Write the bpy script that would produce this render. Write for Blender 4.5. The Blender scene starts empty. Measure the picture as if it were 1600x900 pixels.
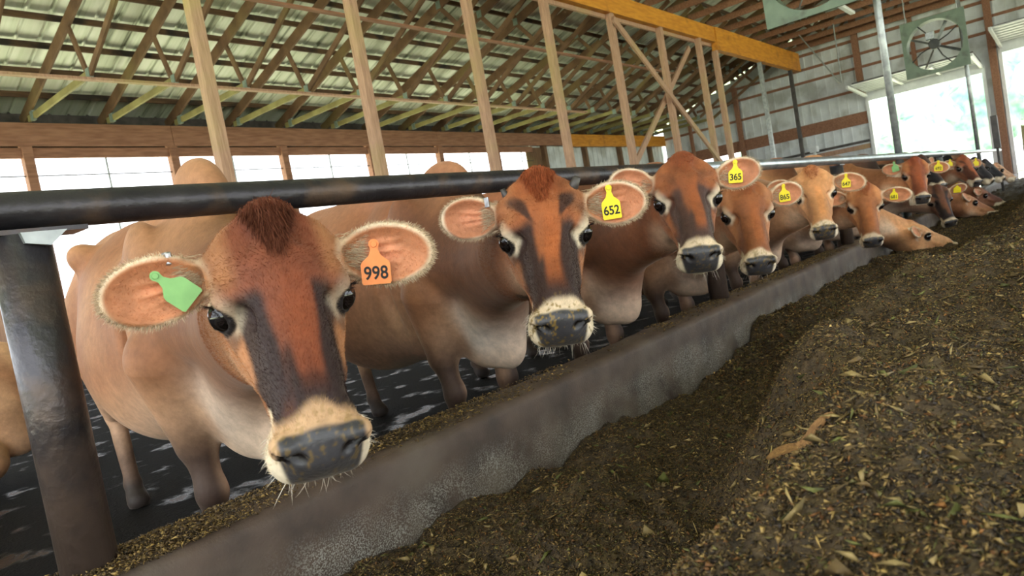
import bpy, math, random
import numpy as np
from mathutils import Vector, Matrix
PI = math.pi
random.seed(7)
rng = np.random.default_rng(7)
scene = bpy.context.scene
C = scene.collection

# ------------------------------------------------------------------ camera
AX = np.array([0.61896296, 0.15576564, 0.76981941])     # world X in camera (right, up, forward)
AY = np.array([-0.7655219, -0.09958139, 0.63565696])
AZ = np.array([-0.1756732, 0.98276173, -0.05760482])
B = np.array([AX, AY, AZ])
right, up, fwd = B[:, 0], B[:, 1], B[:, 2]
cam_d = bpy.data.cameras.new('camera')
cam = bpy.data.objects.new('camera', cam_d)
C.objects.link(cam)
scene.camera = cam
cam.matrix_world = Matrix(((right[0], up[0], -fwd[0], 0), (right[1], up[1], -fwd[1], 0), (right[2], up[2], -fwd[2], 0), (0, 0, 0, 1)))
cam_d.sensor_width = 36
cam_d.lens = 1103.2 / 1600 * 36
cam_d.clip_start = 0.02
cam_d.clip_end = 500
cam_d.dof.use_dof = True
cam_d.dof.focus_distance = 2.0
cam_d.dof.aperture_fstop = 7.0

# ------------------------------------------------------------------ light and exposure
scene.view_settings.view_transform = 'Standard'
scene.view_settings.look = 'None'
scene.view_settings.gamma = 1.0
scene.view_settings.use_curve_mapping = False
scene.view_settings.exposure = 1.66
scene.cycles.use_denoising = True
scene.cycles.max_bounces = 7
scene.cycles.diffuse_bounces = 5
scene.cycles.caustics_reflective = False
scene.cycles.caustics_refractive = False
w = bpy.data.worlds.new('sky')
scene.world = w
w.use_nodes = True
bgn = w.node_tree.nodes['Background']
bgn.inputs[0].default_value = (0.90, 0.95, 1.0, 1)
bgn.inputs[1].default_value = 1.3
sun_d = bpy.data.lights.new('sun', 'SUN')
sun_d.energy = 8.0
sun_d.angle = math.radians(1.5)
sun_d.color = (1.0, 0.96, 0.9)
sun = bpy.data.objects.new('sun', sun_d)
C.objects.link(sun)
sun.rotation_euler = (math.radians(-24), math.radians(8), 0)   # high, from the left side of the barn


# ------------------------------------------------------------------ materials
def lin(c):
    return tuple((v / 255 / 12.92 if v / 255 <= 0.04045 else ((v / 255 + 0.055) / 1.055) ** 2.4) for v in c)


def node_mat(name):
    m = bpy.data.materials.new(name)
    m.use_nodes = True
    nt = m.node_tree
    return m, nt, nt.nodes['Principled BSDF']


def mat(name, c1, c2=None, scale=8, rough=0.7, metal=0.0, stretch=(1, 1, 1), bump=0.0, bscale=60, detail=6, spec=0.5, c3=None, c3scale=1.5, c3lo=0.5, c3hi=0.65, rough2=None):
    m, nt, bs = node_mat(name)
    N, L = nt.nodes, nt.links
    tc = N.new('ShaderNodeTexCoord')
    mp = N.new('ShaderNodeMapping')
    mp.inputs['Scale'].default_value = stretch
    L.new(tc.outputs['Object'], mp.inputs[0])
    bs.inputs['Roughness'].default_value = rough
    bs.inputs['Metallic'].default_value = metal
    bs.inputs['Specular IOR Level'].default_value = spec
    n = N.new('ShaderNodeTexNoise')
    n.inputs['Scale'].default_value = scale
    n.inputs['Detail'].default_value = detail
    L.new(mp.outputs[0], n.inputs['Vector'])
    r = N.new('ShaderNodeValToRGB')
    r.color_ramp.elements[0].position = 0.35
    r.color_ramp.elements[1].position = 0.65
    r.color_ramp.elements[0].color = (*lin(c1), 1)
    r.color_ramp.elements[1].color = (*lin(c2 or c1), 1)
    L.new(n.outputs[0], r.inputs[0])
    out = r.outputs[0]
    if c3:
        n2 = N.new('ShaderNodeTexNoise')
        n2.inputs['Scale'].default_value = c3scale
        n2.inputs['Detail'].default_value = 5
        L.new(tc.outputs['Object'], n2.inputs['Vector'])
        r2 = N.new('ShaderNodeMapRange')
        r2.inputs[1].default_value = c3lo
        r2.inputs[2].default_value = c3hi
        L.new(n2.outputs[0], r2.inputs[0])
        mx = N.new('ShaderNodeMix')
        mx.data_type = 'RGBA'
        mx.inputs[7].default_value = (*lin(c3), 1)
        L.new(r2.outputs[0], mx.inputs[0])
        L.new(out, mx.inputs[6])
        out = mx.outputs[2]
        if rough2 is not None:
            r3 = N.new('ShaderNodeMapRange')
            r3.inputs[1].default_value = c3lo
            r3.inputs[2].default_value = c3hi
            r3.inputs[3].default_value = rough
            r3.inputs[4].default_value = rough2
            L.new(n2.outputs[0], r3.inputs[0])
            L.new(r3.outputs[0], bs.inputs['Roughness'])
    L.new(out, bs.inputs['Base Color'])
    if bump:
        n3 = N.new('ShaderNodeTexNoise')
        n3.inputs['Scale'].default_value = bscale
        n3.inputs['Detail'].default_value = 6
        L.new(mp.outputs[0], n3.inputs['Vector'])
        b = N.new('ShaderNodeBump')
        b.inputs['Strength'].default_value = bump
        b.inputs['Distance'].default_value = 0.01
        L.new(n3.outputs[0], b.inputs['Height'])
        L.new(b.outputs[0], bs.inputs['Normal'])
    return m


def attr_mat(name, rough=0.65, sheen=0.12, bump=0.35, spec=0.3, coat=False, noise_s=34, amt=0.24, wetr=0.28):
    m, nt, bs = node_mat(name)
    N, L = nt.nodes, nt.links
    at = N.new('ShaderNodeAttribute')
    at.attribute_name = 'Col'
    tc = N.new('ShaderNodeTexCoord')
    n = N.new('ShaderNodeTexNoise')
    n.inputs['Scale'].default_value = noise_s
    n.inputs['Detail'].default_value = 8
    n.inputs['Roughness'].default_value = 0.65
    L.new(tc.outputs['Object'], n.inputs['Vector'])
    mr = N.new('ShaderNodeMapRange')
    mr.inputs[1].default_value = 0.25
    mr.inputs[2].default_value = 0.75
    mr.inputs[3].default_value = 1 - amt
    mr.inputs[4].default_value = 1 + amt
    L.new(n.outputs[0], mr.inputs[0])
    mx = N.new('ShaderNodeVectorMath')
    mx.operation = 'SCALE'
    L.new(at.outputs['Color'], mx.inputs[0])
    L.new(mr.outputs[0], mx.inputs['Scale'])
    L.new(mx.outputs[0], bs.inputs['Base Color'])
    if coat:
        rr = N.new('ShaderNodeMapRange')
        rr.inputs[3].default_value = rough
        rr.inputs[4].default_value = wetr
        L.new(at.outputs['Alpha'], rr.inputs[0])
        L.new(rr.outputs[0], bs.inputs['Roughness'])
        bs.inputs['Sheen Weight'].default_value = sheen
        bs.inputs['Sheen Roughness'].default_value = 0.4
        bs.inputs['Sheen Tint'].default_value = (1, 0.85, 0.7, 1)
    else:
        bs.inputs['Roughness'].default_value = rough
    bs.inputs['Specular IOR Level'].default_value = spec
    n3 = N.new('ShaderNodeTexNoise')
    n3.inputs['Scale'].default_value = 130
    n3.inputs['Detail'].default_value = 5
    L.new(tc.outputs['Object'], n3.inputs['Vector'])
    b = N.new('ShaderNodeBump')
    b.inputs['Strength'].default_value = bump
    b.inputs['Distance'].default_value = 0.003
    L.new(n3.outputs[0], b.inputs['Height'])
    L.new(b.outputs[0], bs.inputs['Normal'])
    return m


M = {}
M['coat'] = attr_mat('cow_coat', coat=True)
M['hair'] = attr_mat('hair_strands', rough=0.7, bump=0.0, amt=0.05, spec=0.12)
M['feedbits'] = attr_mat('silage_chips', rough=0.6, bump=0.2, noise_s=60, spec=0.4)
M['eye'] = mat('cow_eye', (10, 8, 9), (22, 14, 12), 40, 0.06, spec=0.7)
M['tag_yellow'] = mat('yellow_plastic', (236, 214, 30), (226, 204, 24), 30, 0.4, spec=0.4)
M['tag_orange'] = mat('orange_plastic', (235, 140, 75), (225, 128, 66), 30, 0.4, spec=0.4)
M['tag_green'] = mat('green_plastic', (134, 184, 112), (124, 172, 104), 30, 0.4, spec=0.4)
M['ink'] = mat('black_ink', (18, 16, 16), None, 5, 0.7)
M['clip'] = mat('steel_clip', (190, 190, 190), (150, 150, 150), 50, 0.3, 0.9)
M['hoof'] = mat('hoof_horn', (40, 32, 28), (24, 20, 18), 20, 0.5)
M['pipe'] = mat('worn_steel_pipe', (44, 42, 46), (66, 62, 64), 5, 0.36, 0.55, bump=0.25, bscale=50, c3=(98, 78, 62), c3scale=7, c3lo=0.52, c3hi=0.72, rough2=0.6, stretch=(1, 1, 1))
M['pipe_far'] = mat('galvanized_pipe', (150, 156, 162), (182, 186, 190), 9, 0.3, 0.8, bump=0.1, bscale=60)
M['galv'] = mat('galvanized_steel', (138, 142, 142), (170, 174, 172), 14, 0.4, 0.6)
M['plate'] = mat('gusset_plate', (120, 136, 128), (142, 158, 148), 30, 0.5, 0.4)
M['wood_post'] = mat('pine_post', (186, 148, 122), (156, 120, 97), 4, 0.75, stretch=(14, 14, 1.0), bump=0.3, bscale=20, c3=(166, 150, 92), c3scale=0.8, c3lo=0.5, c3hi=0.75)
M['wood_truss'] = mat('pine_truss', (122, 92, 66), (94, 68, 48), 3, 0.8, stretch=(6, 1, 1), bump=0.2, bscale=20, c3=(132, 118, 70), c3scale=0.7, c3lo=0.52, c3hi=0.8)
M['wood_chord'] = mat('pine_chord', (146, 138, 88), (122, 112, 70), 3, 0.8, stretch=(6, 1, 1), bump=0.2, bscale=20)
M['wood_brown'] = mat('pine_brown', (156, 112, 88), (130, 90, 68), 3, 0.8, stretch=(1, 8, 8), bump=0.2, bscale=20)
M['purlin'] = mat('purlin_wood', (104, 78, 54), (78, 56, 40), 4, 0.85, stretch=(1, 8, 8), c3=(40, 32, 28), c3scale=2.2)
M['beam'] = mat('laminated_yellow_beam', (214, 146, 44), (190, 120, 30), 3, 0.55, stretch=(1, 6, 6), bump=0.1, bscale=20, c3=(160, 98, 26), c3scale=3, c3lo=0.58, c3hi=0.75)
M['siding'] = mat('white_metal_siding', (222, 226, 228), (206, 210, 212), 3, 0.5, 0.0, c3=(176, 178, 174), c3scale=1.2)
M['white'] = mat('white_enamel', (226, 228, 228), (210, 212, 212), 4, 0.4)
M['rib'] = mat('door_rib', (58, 50, 46), (44, 38, 36), 4, 0.5)
M['fan_green'] = mat('fan_housing_green', (112, 128, 108), (98, 114, 96), 6, 0.5, c3=(84, 90, 78), c3scale=4, c3lo=0.55, c3hi=0.7)
M['fan_dark'] = mat('fan_motor_dark', (40, 42, 40), (58, 58, 54), 8, 0.5)
M['dark_steel'] = mat('dark_steel', (60, 56, 54), (84, 78, 74), 6, 0.5, 0.4)
M['leaf'] = mat('overexposed_foliage', (222, 238, 232), (150, 196, 188), 1.4, 0.8, bump=0.4, bscale=8)  # leaves whitened and blued: outdoor overexposure put into their colour
M['bark'] = mat('bark', (90, 76, 60), (70, 58, 46), 6, 0.9)
M['field'] = mat('sunlit_ground', (196, 200, 170), (176, 184, 150), 0.6, 0.9)


def roof_mat():
    m, nt, bs = node_mat('ribbed_roof_metal')
    N, L = nt.nodes, nt.links
    tc = N.new('ShaderNodeTexCoord')
    mp = N.new('ShaderNodeMapping')
    mp.inputs['Scale'].default_value = (7, 0.35, 0.35)
    L.new(tc.outputs['Object'], mp.inputs[0])
    n = N.new('ShaderNodeTexNoise')
    n.inputs['Scale'].default_value = 1.6
    n.inputs['Detail'].default_value = 5
    L.new(mp.outputs[0], n.inputs['Vector'])
    r = N.new('ShaderNodeValToRGB')
    e = r.color_ramp.elements
    e[0].position, e[1].position = 0.32, 0.62
    e[0].color = (*lin((128, 134, 118)), 1)
    e[1].color = (*lin((222, 226, 216)), 1)
    k = e.new(0.42)
    k.color = (*lin((204, 212, 194)), 1)
    L.new(n.outputs[0], r.inputs[0])
    L.new(r.outputs[0], bs.inputs['Base Color'])
    bs.inputs['Roughness'].default_value = 0.42
    bs.inputs['Metallic'].default_value = 0.15
    return m


def concrete_mat():
    m = mat('stained_concrete', (92, 75, 62), (66, 53, 44), 7, 0.6, bump=0.22, bscale=140, c3=(104, 91, 78), c3scale=4, c3lo=0.5, c3hi=0.75)
    nt = m.node_tree
    N, L = nt.nodes, nt.links
    bs = N['Principled BSDF']
    src = bs.inputs['Base Color'].links[0].from_socket
    tc = N.new('ShaderNodeTexCoord')
    sx = N.new('ShaderNodeSeparateXYZ')
    L.new(tc.outputs['Object'], sx.inputs[0])
    # rough grey exposed aggregate on the lower half of the face
    zr = N.new('ShaderNodeMapRange')
    zr.inputs[1].default_value = -0.60
    zr.inputs[2].default_value = -0.67
    L.new(sx.outputs[2], zr.inputs[0])
    v = N.new('ShaderNodeTexNoise')
    v.inputs['Scale'].default_value = 230
    v.inputs['Detail'].default_value = 4
    L.new(tc.outputs['Object'], v.inputs['Vector'])
    vr = N.new('ShaderNodeMapRange')
    vr.inputs[1].default_value = 0.45
    vr.inputs[2].default_value = 0.62
    L.new(v.outputs[0], vr.inputs[0])
    n2 = N.new('ShaderNodeTexNoise')
    n2.inputs['Scale'].default_value = 5
    L.new(tc.outputs['Object'], n2.inputs['Vector'])
    nr = N.new('ShaderNodeMapRange')
    nr.inputs[1].default_value = 0.35
    nr.inputs[2].default_value = 0.6
    L.new(n2.outputs[0], nr.inputs[0])
    mu = N.new('ShaderNodeMath'); mu.operation = 'MULTIPLY'
    L.new(zr.outputs[0], mu.inputs[0]); L.new(vr.outputs[0], mu.inputs[1])
    mu2 = N.new('ShaderNodeMath'); mu2.operation = 'MULTIPLY'
    L.new(mu.outputs[0], mu2.inputs[0]); L.new(nr.outputs[0], mu2.inputs[1])
    mx = N.new('ShaderNodeMix'); mx.data_type = 'RGBA'
    mx.inputs[7].default_value = (*lin((160, 156, 146)), 1)
    L.new(mu2.outputs[0], mx.inputs[0]); L.new(src, mx.inputs[6])
    L.new(mx.outputs[2], bs.inputs['Base Color'])
    return m


def dirty_pipe():
    m = mat('muddy_steel_post', (50, 49, 54), (72, 69, 72), 5, 0.34, 0.5, bump=0.3, bscale=50, c3=(96, 78, 64), c3scale=6, c3lo=0.5, c3hi=0.75, rough2=0.6)
    nt = m.node_tree
    N, L = nt.nodes, nt.links
    bs = N['Principled BSDF']
    src = bs.inputs['Base Color'].links[0].from_socket
    tc = N.new('ShaderNodeTexCoord')
    sx = N.new('ShaderNodeSeparateXYZ')
    L.new(tc.outputs['Object'], sx.inputs[0])
    n = N.new('ShaderNodeTexNoise'); n.inputs['Scale'].default_value = 14; n.inputs['Detail'].default_value = 6
    L.new(tc.outputs['Object'], n.inputs['Vector'])
    ad = N.new('ShaderNodeMath'); ad.operation = 'MULTIPLY_ADD'
    L.new(n.outputs[0], ad.inputs[0]); ad.inputs[1].default_value = -.5
    L.new(sx.outputs[2], ad.inputs[2])
    mr = N.new('ShaderNodeMapRange')
    mr.inputs[1].default_value = .12; mr.inputs[2].default_value = -.12
    mr.inputs[4].default_value = .85
    L.new(ad.outputs[0], mr.inputs[0])
    mx = N.new('ShaderNodeMix'); mx.data_type = 'RGBA'
    mx.inputs[7].default_value = (*lin((112, 94, 82)), 1)
    L.new(mr.outputs[0], mx.inputs[0]); L.new(src, mx.inputs[6]); L.new(mx.outputs[2], bs.inputs['Base Color'])
    return m


M['post'] = dirty_pipe()
M['roof'] = roof_mat()
M['concrete'] = concrete_mat()
M['mud'] = mat('wet_manure_floor', (17, 14, 12), (9, 8, 7), 5, 0.95, bump=1.0, bscale=75, c3=(16, 14, 14), c3scale=5.0, c3lo=0.56, c3hi=0.66, rough2=0.14, spec=0.12)
M['silage'] = mat('silage_base', (84, 66, 40), (52, 41, 26), 40, 0.8, bump=1.0, bscale=70, c3=(84, 68, 38), c3scale=9, c3lo=0.5, c3hi=0.75)
M['alley'] = mat('alley_concrete', (96, 90, 82), (78, 72, 66), 4, 0.8, bump=0.3, bscale=40)


# ------------------------------------------------------------------ mesh helpers
class MB:
    def __init__(s):
        s.v, s.f = [], []

    def add(s, vs, fs):
        o = len(s.v)
        s.v += [tuple(map(float, v)) for v in vs]
        s.f += [tuple(o + i for i in f) for f in fs]
        return s

    def box(s, x0, x1, y0, y1, z0, z1):
        return s.add([(x0, y0, z0), (x1, y0, z0), (x1, y1, z0), (x0, y1, z0), (x0, y0, z1), (x1, y0, z1), (x1, y1, z1), (x0, y1, z1)],
                     [(0, 3, 2, 1), (4, 5, 6, 7), (0, 1, 5, 4), (1, 2, 6, 5), (2, 3, 7, 6), (3, 0, 4, 7)])

    def bar(s, p, q, w, h, upv=(0, 0, 1)):
        p, q = Vector(p), Vector(q)
        d = (q - p).normalized()
        u = Vector(upv)
        sd = d.cross(u)
        if sd.length < 1e-4:
            sd = d.cross(Vector((1, 0, 0)))
        sd.normalize()
        u = sd.cross(d).normalized()
        vs = [c + sd * (a * w / 2) + u * (b * h / 2) for c in (p, q) for a, b in ((-1, -1), (1, -1), (1, 1), (-1, 1))]
        return s.add(vs, [(0, 3, 2, 1), (4, 5, 6, 7), (0, 1, 5, 4), (1, 2, 6, 5), (2, 3, 7, 6), (3, 0, 4, 7)])

    def tube(s, pts, r, n=12, cap=True):
        pts = [Vector(p) for p in pts]
        rs = r if isinstance(r, (list, tuple)) else [r] * len(pts)
        rings = []
        ref = None
        for i, p in enumerate(pts):
            d = (pts[min(i + 1, len(pts) - 1)] - pts[max(i - 1, 0)]).normalized()
            if ref is None:
                ref = Vector((0, 0, 1)) if abs(d.z) < 0.9 else Vector((1, 0, 0))
            a = d.cross(ref).normalized()
            b = a.cross(d).normalized()
            ref = b
            rings.append([p + (a * math.cos(t) + b * math.sin(t)) * rs[i] for t in [2 * PI * k / n for k in range(n)]])
        vs = [v for g in rings for v in g]
        fs = [(i * n + k, i * n + (k + 1) % n, (i + 1) * n + (k + 1) % n, (i + 1) * n + k) for i in range(len(pts) - 1) for k in range(n)]
        if cap:
            fs += [tuple(range(n))[::-1], tuple((len(pts) - 1) * n + k for k in range(n))]
        return s.add(vs, fs)

    def ball(s, c, r, n=16, m=10):
        c = Vector(c)
        r = r if isinstance(r, (tuple, list)) else (r, r, r)
        vs = [c + Vector((0, 0, r[2]))]
        for i in range(1, m):
            for k in range(n):
                t, u = PI * i / m, 2 * PI * k / n
                vs.append(c + Vector((r[0] * math.sin(t) * math.cos(u), r[1] * math.sin(t) * math.sin(u), r[2] * math.cos(t))))
        vs.append(c - Vector((0, 0, r[2])))
        fs = [(0, 1 + k, 1 + (k + 1) % n) for k in range(n)]
        for i in range(m - 2):
            for k in range(n):
                a, b = 1 + i * n + k, 1 + i * n + (k + 1) % n
                fs.append((a, a + n, b + n, b))
        l = len(vs) - 1
        fs += [(l, 1 + (m - 2) * n + (k + 1) % n, 1 + (m - 2) * n + k) for k in range(n)]
        return s.add(vs, fs)

    def build(s, name, m, parent=None, smooth=False, bevel=0):
        return link_mesh(name, s.v, s.f, m, parent, smooth, bevel)


def link_mesh(name, v, f, m, parent=None, smooth=False, bevel=0, col=None):
    me = bpy.data.meshes.new(name)
    me.from_pydata([tuple(p) for p in v] if not isinstance(v, list) else v, [], f if isinstance(f, list) else f.tolist())
    me.materials.append(m)
    if smooth:
        me.shade_smooth()
    if col is not None:
        a = me.color_attributes.new('Col', 'FLOAT_COLOR', 'POINT')
        a.data.foreach_set('color', np.ascontiguousarray(col, np.float32).ravel())
    o = bpy.data.objects.new(name, me)
    C.objects.link(o)
    if parent is not None:
        o.parent = parent
    if bevel:
        b = o.modifiers.new('bevel', 'BEVEL')
        b.width = bevel
        b.segments = 2
        b.limit_method = 'ANGLE'
    return o


def empty(name, loc=(0, 0, 0)):
    o = bpy.data.objects.new(name, None)
    o.empty_display_size = 0.1
    o.location = loc
    C.objects.link(o)
    return o


def tag(o, label, cat, group=None, kind=None):
    o['label'] = label
    o['category'] = cat
    if group:
        o['group'] = group
    if kind:
        o['kind'] = kind
    return o


def struct(o):
    o['kind'] = 'structure'
    return o


ORD = ['first', 'second', 'third', 'fourth', 'fifth', 'sixth', 'seventh', 'eighth', 'ninth', 'tenth', 'eleventh', 'twelfth', 'thirteenth', 'fourteenth', 'fifteenth', 'sixteenth', 'seventeenth', 'eighteenth', 'nineteenth', 'twentieth', 'twenty-first', 'twenty-second', 'twenty-third', 'twenty-fourth']

# ------------------------------------------------------------------ main dimensions (camera at the origin)
YW = 13.26          # left side wall
XE = 27.6           # end wall
YB = 7.55           # beam line
FLOOR = -0.86
CT = -0.51          # curb top
C0, C1 = 1.56, 1.76  # curb front and back
RAILY, RAILZ = 1.70, 0.252
PITCH = 0.327
RIDGE_Y = 0.4


def roof_z(y):
    yy = abs(y - RIDGE_Y)
    return 3.52 + PITCH * (YW - RIDGE_Y - yy)


# ------------------------------------------------------------------ the setting
struct(MB().box(-6, XE, C1 - 0.02, YW, FLOOR - 0.15, FLOOR).build('floor', M['mud']))
struct(MB().box(-6, 60, -7, C0 + 0.02, -1.0, -0.86).build('floor_alley', M['alley']))
o = MB().box(-60, 160, -90, 120, -1.25, -1.02).build('ground', M['field'])
struct(o)

# roof: ribbed sheet
def ribbed(name, x0, x1, ya, za, yb, zb, m, pitch=0.305, parent=None):
    prof = []
    x = x0
    while x < x1:
        prof += [(x, 0), (x + pitch * 0.80, 0), (x + pitch * 0.86, 0.022), (x + pitch * 0.94, 0.022)]
        x += pitch
    prof.append((x1, 0))
    n = len(prof)
    t = 0.012
    vs = []
    for dz in (0, t):
        for (y, z) in ((ya, za), (yb, zb)):
            vs += [(px, y, z + pz + dz) for px, pz in prof]
    fs = []
    for i in range(n - 1):
        fs.append((i, i + 1, n + i + 1, n + i))
        fs.append((2 * n + i, 3 * n + i, 3 * n + i + 1, 2 * n + i + 1))
        fs.append((i, 2 * n + i, 2 * n + i + 1, i + 1))
        fs.append((n + i, n + i + 1, 3 * n + i + 1, 3 * n + i))
    return link_mesh(name, vs, fs, m, parent)


PT = 0.09
ceil = struct(ribbed('ceiling', -6, XE + 0.5, YW + 0.5, roof_z(YW + 0.5) + PT + 0.20, RIDGE_Y, roof_z(RIDGE_Y) + PT + 0.20, M['roof']))
c2 = struct(ribbed('ceiling_right', -6, XE + 0.5, RIDGE_Y, roof_z(RIDGE_Y) + PT + 0.20, -9.5, roof_z(-9.5) + PT + 0.20, M['roof']))
y = YW - 0.25
while y > -9:
    z = roof_z(y) + 0.165
    p = MB().box(-5.9, XE - 0.05, y - 0.019, y + 0.019, z, z + PT).build('purlin', M['purlin'], ceil if y > RIDGE_Y else c2)
    y -= 0.61

# left side wall: header, second board, posts, low wall, siding beyond x = 18.9
wall = empty('wall_left', (0, YW, 0)); struct(wall)
def wp(name, mb, m, **k):
    o = mb.build(name, m, None, **k)
    o.parent = wall
    o.matrix_parent_inverse = Matrix.Translation((0, -YW, 0))
    return o
for a, b in ((-6, 6.8), (6.8, 14.0), (14.0, 20.2)):
    wp('header_board', MB().box(a, b - 0.01, YW - 0.06, YW, 3.02, 3.40), M['wood_brown'], bevel=0.005)
wp('header_board', MB().box(20.2, 27.5, YW - 0.08, YW, 2.98, 3.40), M['beam'], bevel=0.005)
wp('inner_board', MB().box(-6, 18.3, YW + 0.02, YW + 0.07, 2.83, 3.0), M['wood_brown'])
wp('low_wall', MB().box(-6, 18.3, YW - 0.02, YW + 0.1, -1.0, 0.32), M['wood_brown'])
wp('eave_board', MB().box(-6, XE, YW + 0.42, YW + 0.46, 3.0, 3.86), M['dark_steel'])
wp('eave_soffit', MB().box(-6, XE, YW + 0.0, YW + 0.44, 3.40, 3.42), M['dark_steel'])
wp('window_wire', MB().tube([(-6, YW + 0.05, 2.52), (18.3, YW + 0.05, 2.56)], 0.012, 6), M['dark_steel'])
for i in range(-3, 11):
    x = 4.35 + 2.43 * i
    wp('wall_post', MB().box(x - 0.075, x + 0.075, YW - 0.04, YW + 0.12, -1.0, 3.36), M['wood_brown'] if i < 6 else M['wood_truss'])
    if i < 6:
        wp('window_stop', MB().box(x + 1.2, x + 1.23, YW + 0.04, YW + 0.07, 0.3, 2.85), M['galv'])
def vribs(x0, x1, y0, y1, z0, z1, along='x', pitch=0.3):
    mb = MB()
    if along == 'x':
        mb.box(x0, x1, y0, y1, z0, z1)
        x = x0 + 0.1
        while x < x1 - 0.05:
            mb.box(x, x + 0.035, y0 - 0.018, y0 - 0.0005, z0, z1)
            x += pitch
    else:
        mb.box(x0, x1, y0, y1, z0, z1)
        y = y0 + 0.1
        while y < y1 - 0.05:
            mb.box(x0 - 0.018, x0 - 0.0005, y, y + 0.035, z0, z1)
            y += pitch
    return mb
wp('metal_siding', vribs(18.3, XE, YW + 0.125, YW + 0.15, -1, 3.3), M['siding'])
wp('plywood_panel', MB().box(18.0, 18.8, YW + 0.07, YW + 0.1, 0.3, 2.98), M['wood_truss'])

# end wall at XE with two door openings
endw = empty('wall_end', (XE, 0, 0)); struct(endw)
def ep(name, mb, m, **k):
    o = mb.build(name, m, None, **k)
    o.parent = endw
    o.matrix_parent_inverse = Matrix.Translation((-XE, 0, 0))
    return o
D1a, D1b, D1t = 2.1, 5.5, 2.98
D2a, D2b, D2t = -2.6, 1.62, 3.45
def seg(ya, yb, za, fn_top=True):
    # siding with a top that follows the roof
    mb = MB()
    n = max(1, int((yb - ya) / 0.3))
    for i in range(n):
        a, b = ya + (yb - ya) * i / n, ya + (yb - ya) * (i + 1) / n
        mid = (a + b) / 2
        mb.box(XE, XE + 0.03, a, b, za, roof_z(mid) + 0.25)
        mb.box(XE - 0.03, XE, a, a + 0.05, za, roof_z(a) + 0.12)
    return mb
win_y0, win_y1 = 10.15, 12.3
for (a, b, z0) in ((5.5, win_y0, -1), (win_y1, YW, -1), (D1a, D1b, D1t), (D2b, D1a, -1), (D2a, D2b, D2t), (-9, D2a, -1)):
    ep('metal_siding', seg(a, b, z0), M['siding'])
mb = seg(win_y0, win_y1, 2.12); ep('metal_siding', mb, M['siding'])
ep('metal_siding', vribs(XE, XE + 0.03, win_y0, win_y1, -1, 1.2, 'y'), M['siding'])
for z, hgt, mt, ya in ((5.35, 0.09, 'wood_brown', -6), (4.95, 0.1, 'wood_brown', -6), (4.45, 0.09, 'wood_brown', -6), (4.0, 0.09, 'wood_brown', -6), (3.25, 0.09, 'wood_brown', 5.6), (2.27, 0.42, 'wood_brown', 5.55), (1.46, 0.09, 'dark_steel', 5.6), (1.28, 0.16, 'wood_post', 5.6), (6.0, 0.09, 'wood_brown', -5), (6.6, 0.09, 'wood_brown', -4)):
    yl = min(YW, RIDGE_Y + (3.52 + PITCH * (YW - RIDGE_Y) - z - hgt / 2) / PITCH)
    ep('girt', MB().box(XE - 0.07, XE - 0.02, max(ya, -yl), yl, z - hgt / 2, z + hgt / 2), M[mt])
for y, z0, z1, wd in ((10.0, -1, 4.5, 0.16), (5.6, 3.05, 5.9, 0.2), (3.9, 3.3, 6.3, 0.12), (1.8, -1, 6.9, 0.2), (12.0, 1.2, 3.8, 0.1)):
    ep('wall_post', MB().box(XE - 0.24, XE - 0.08, y - wd / 2, y + wd / 2, z0, z1), M['wood_brown'])
for y in (D1a, D1b, D2b):
    ep('door_jamb', MB().box(XE - 0.1, XE + 0.05, y - 0.05, y + 0.05, -1.0, D1t if y != D2b else D2t), M['white'])
ep('door_header', MB().box(XE - 0.08, XE + 0.05, D1a, D1b, D1t - 0.03, D1t + 0.06), M['white'])

# raised slatted overhead doors inside both openings
def overhead_door(name, ya, yb, ztop, x_in):
    d = empty(name, (XE, (ya + yb) / 2, ztop)); struct(d)
    def dp(nm, mb, m):
        o = mb.build(nm, m, None); o.parent = d
        o.matrix_parent_inverse = Matrix.Translation((-XE, -(ya + yb) / 2, -ztop))
    n = 7
    for i in range(n):
        x0 = x_in + (XE - 0.25 - x_in) * i / n
        x1 = x_in + (XE - 0.25 - x_in) * (i + 1) / n
        dz = 0.12 * (1 - i / n)
        dp('slat', MB().box(x0 + 0.02, x1 - 0.10, ya, yb, ztop + 0.08 + dz, ztop + 0.11 + dz), M['white'])
        dp('slat_rib', MB().box(x1 - 0.10, x1 + 0.02, ya, yb, ztop + 0.10 + dz, ztop + 0.17 + dz), M['rib'])
    dp('front_panel', MB().box(XE - 0.24, XE - 0.18, ya, yb, ztop - 0.2, ztop + 0.1), M['white'])
    for y in (ya, yb):
        dp('track', MB().bar((x_in - 0.5, y, ztop + 0.02 + 0.1), (XE - 0.2, y, ztop - 0.02), 0.07, 0.09), M['white'])
    for y in (ya + (yb - ya) * 0.33, ya + (yb - ya) * 0.66):
        dp('stile', MB().bar((x_in, y, ztop + 0.13), (XE - 0.2, y, ztop + 0.06), 0.08, 0.04), M['white'])
        dp('stile', MB().box(XE - 0.28, XE - 0.24, y - 0.05, y + 0.05, ztop - 0.2, ztop + 0.06), M['white'])
    return d
overhead_door('door_1', D1a + 0.03, D1b - 0.03, D1t, 25.3)
overhead_door('door_2', D2a, D2b - 0.05, D2t, 24.6)

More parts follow.
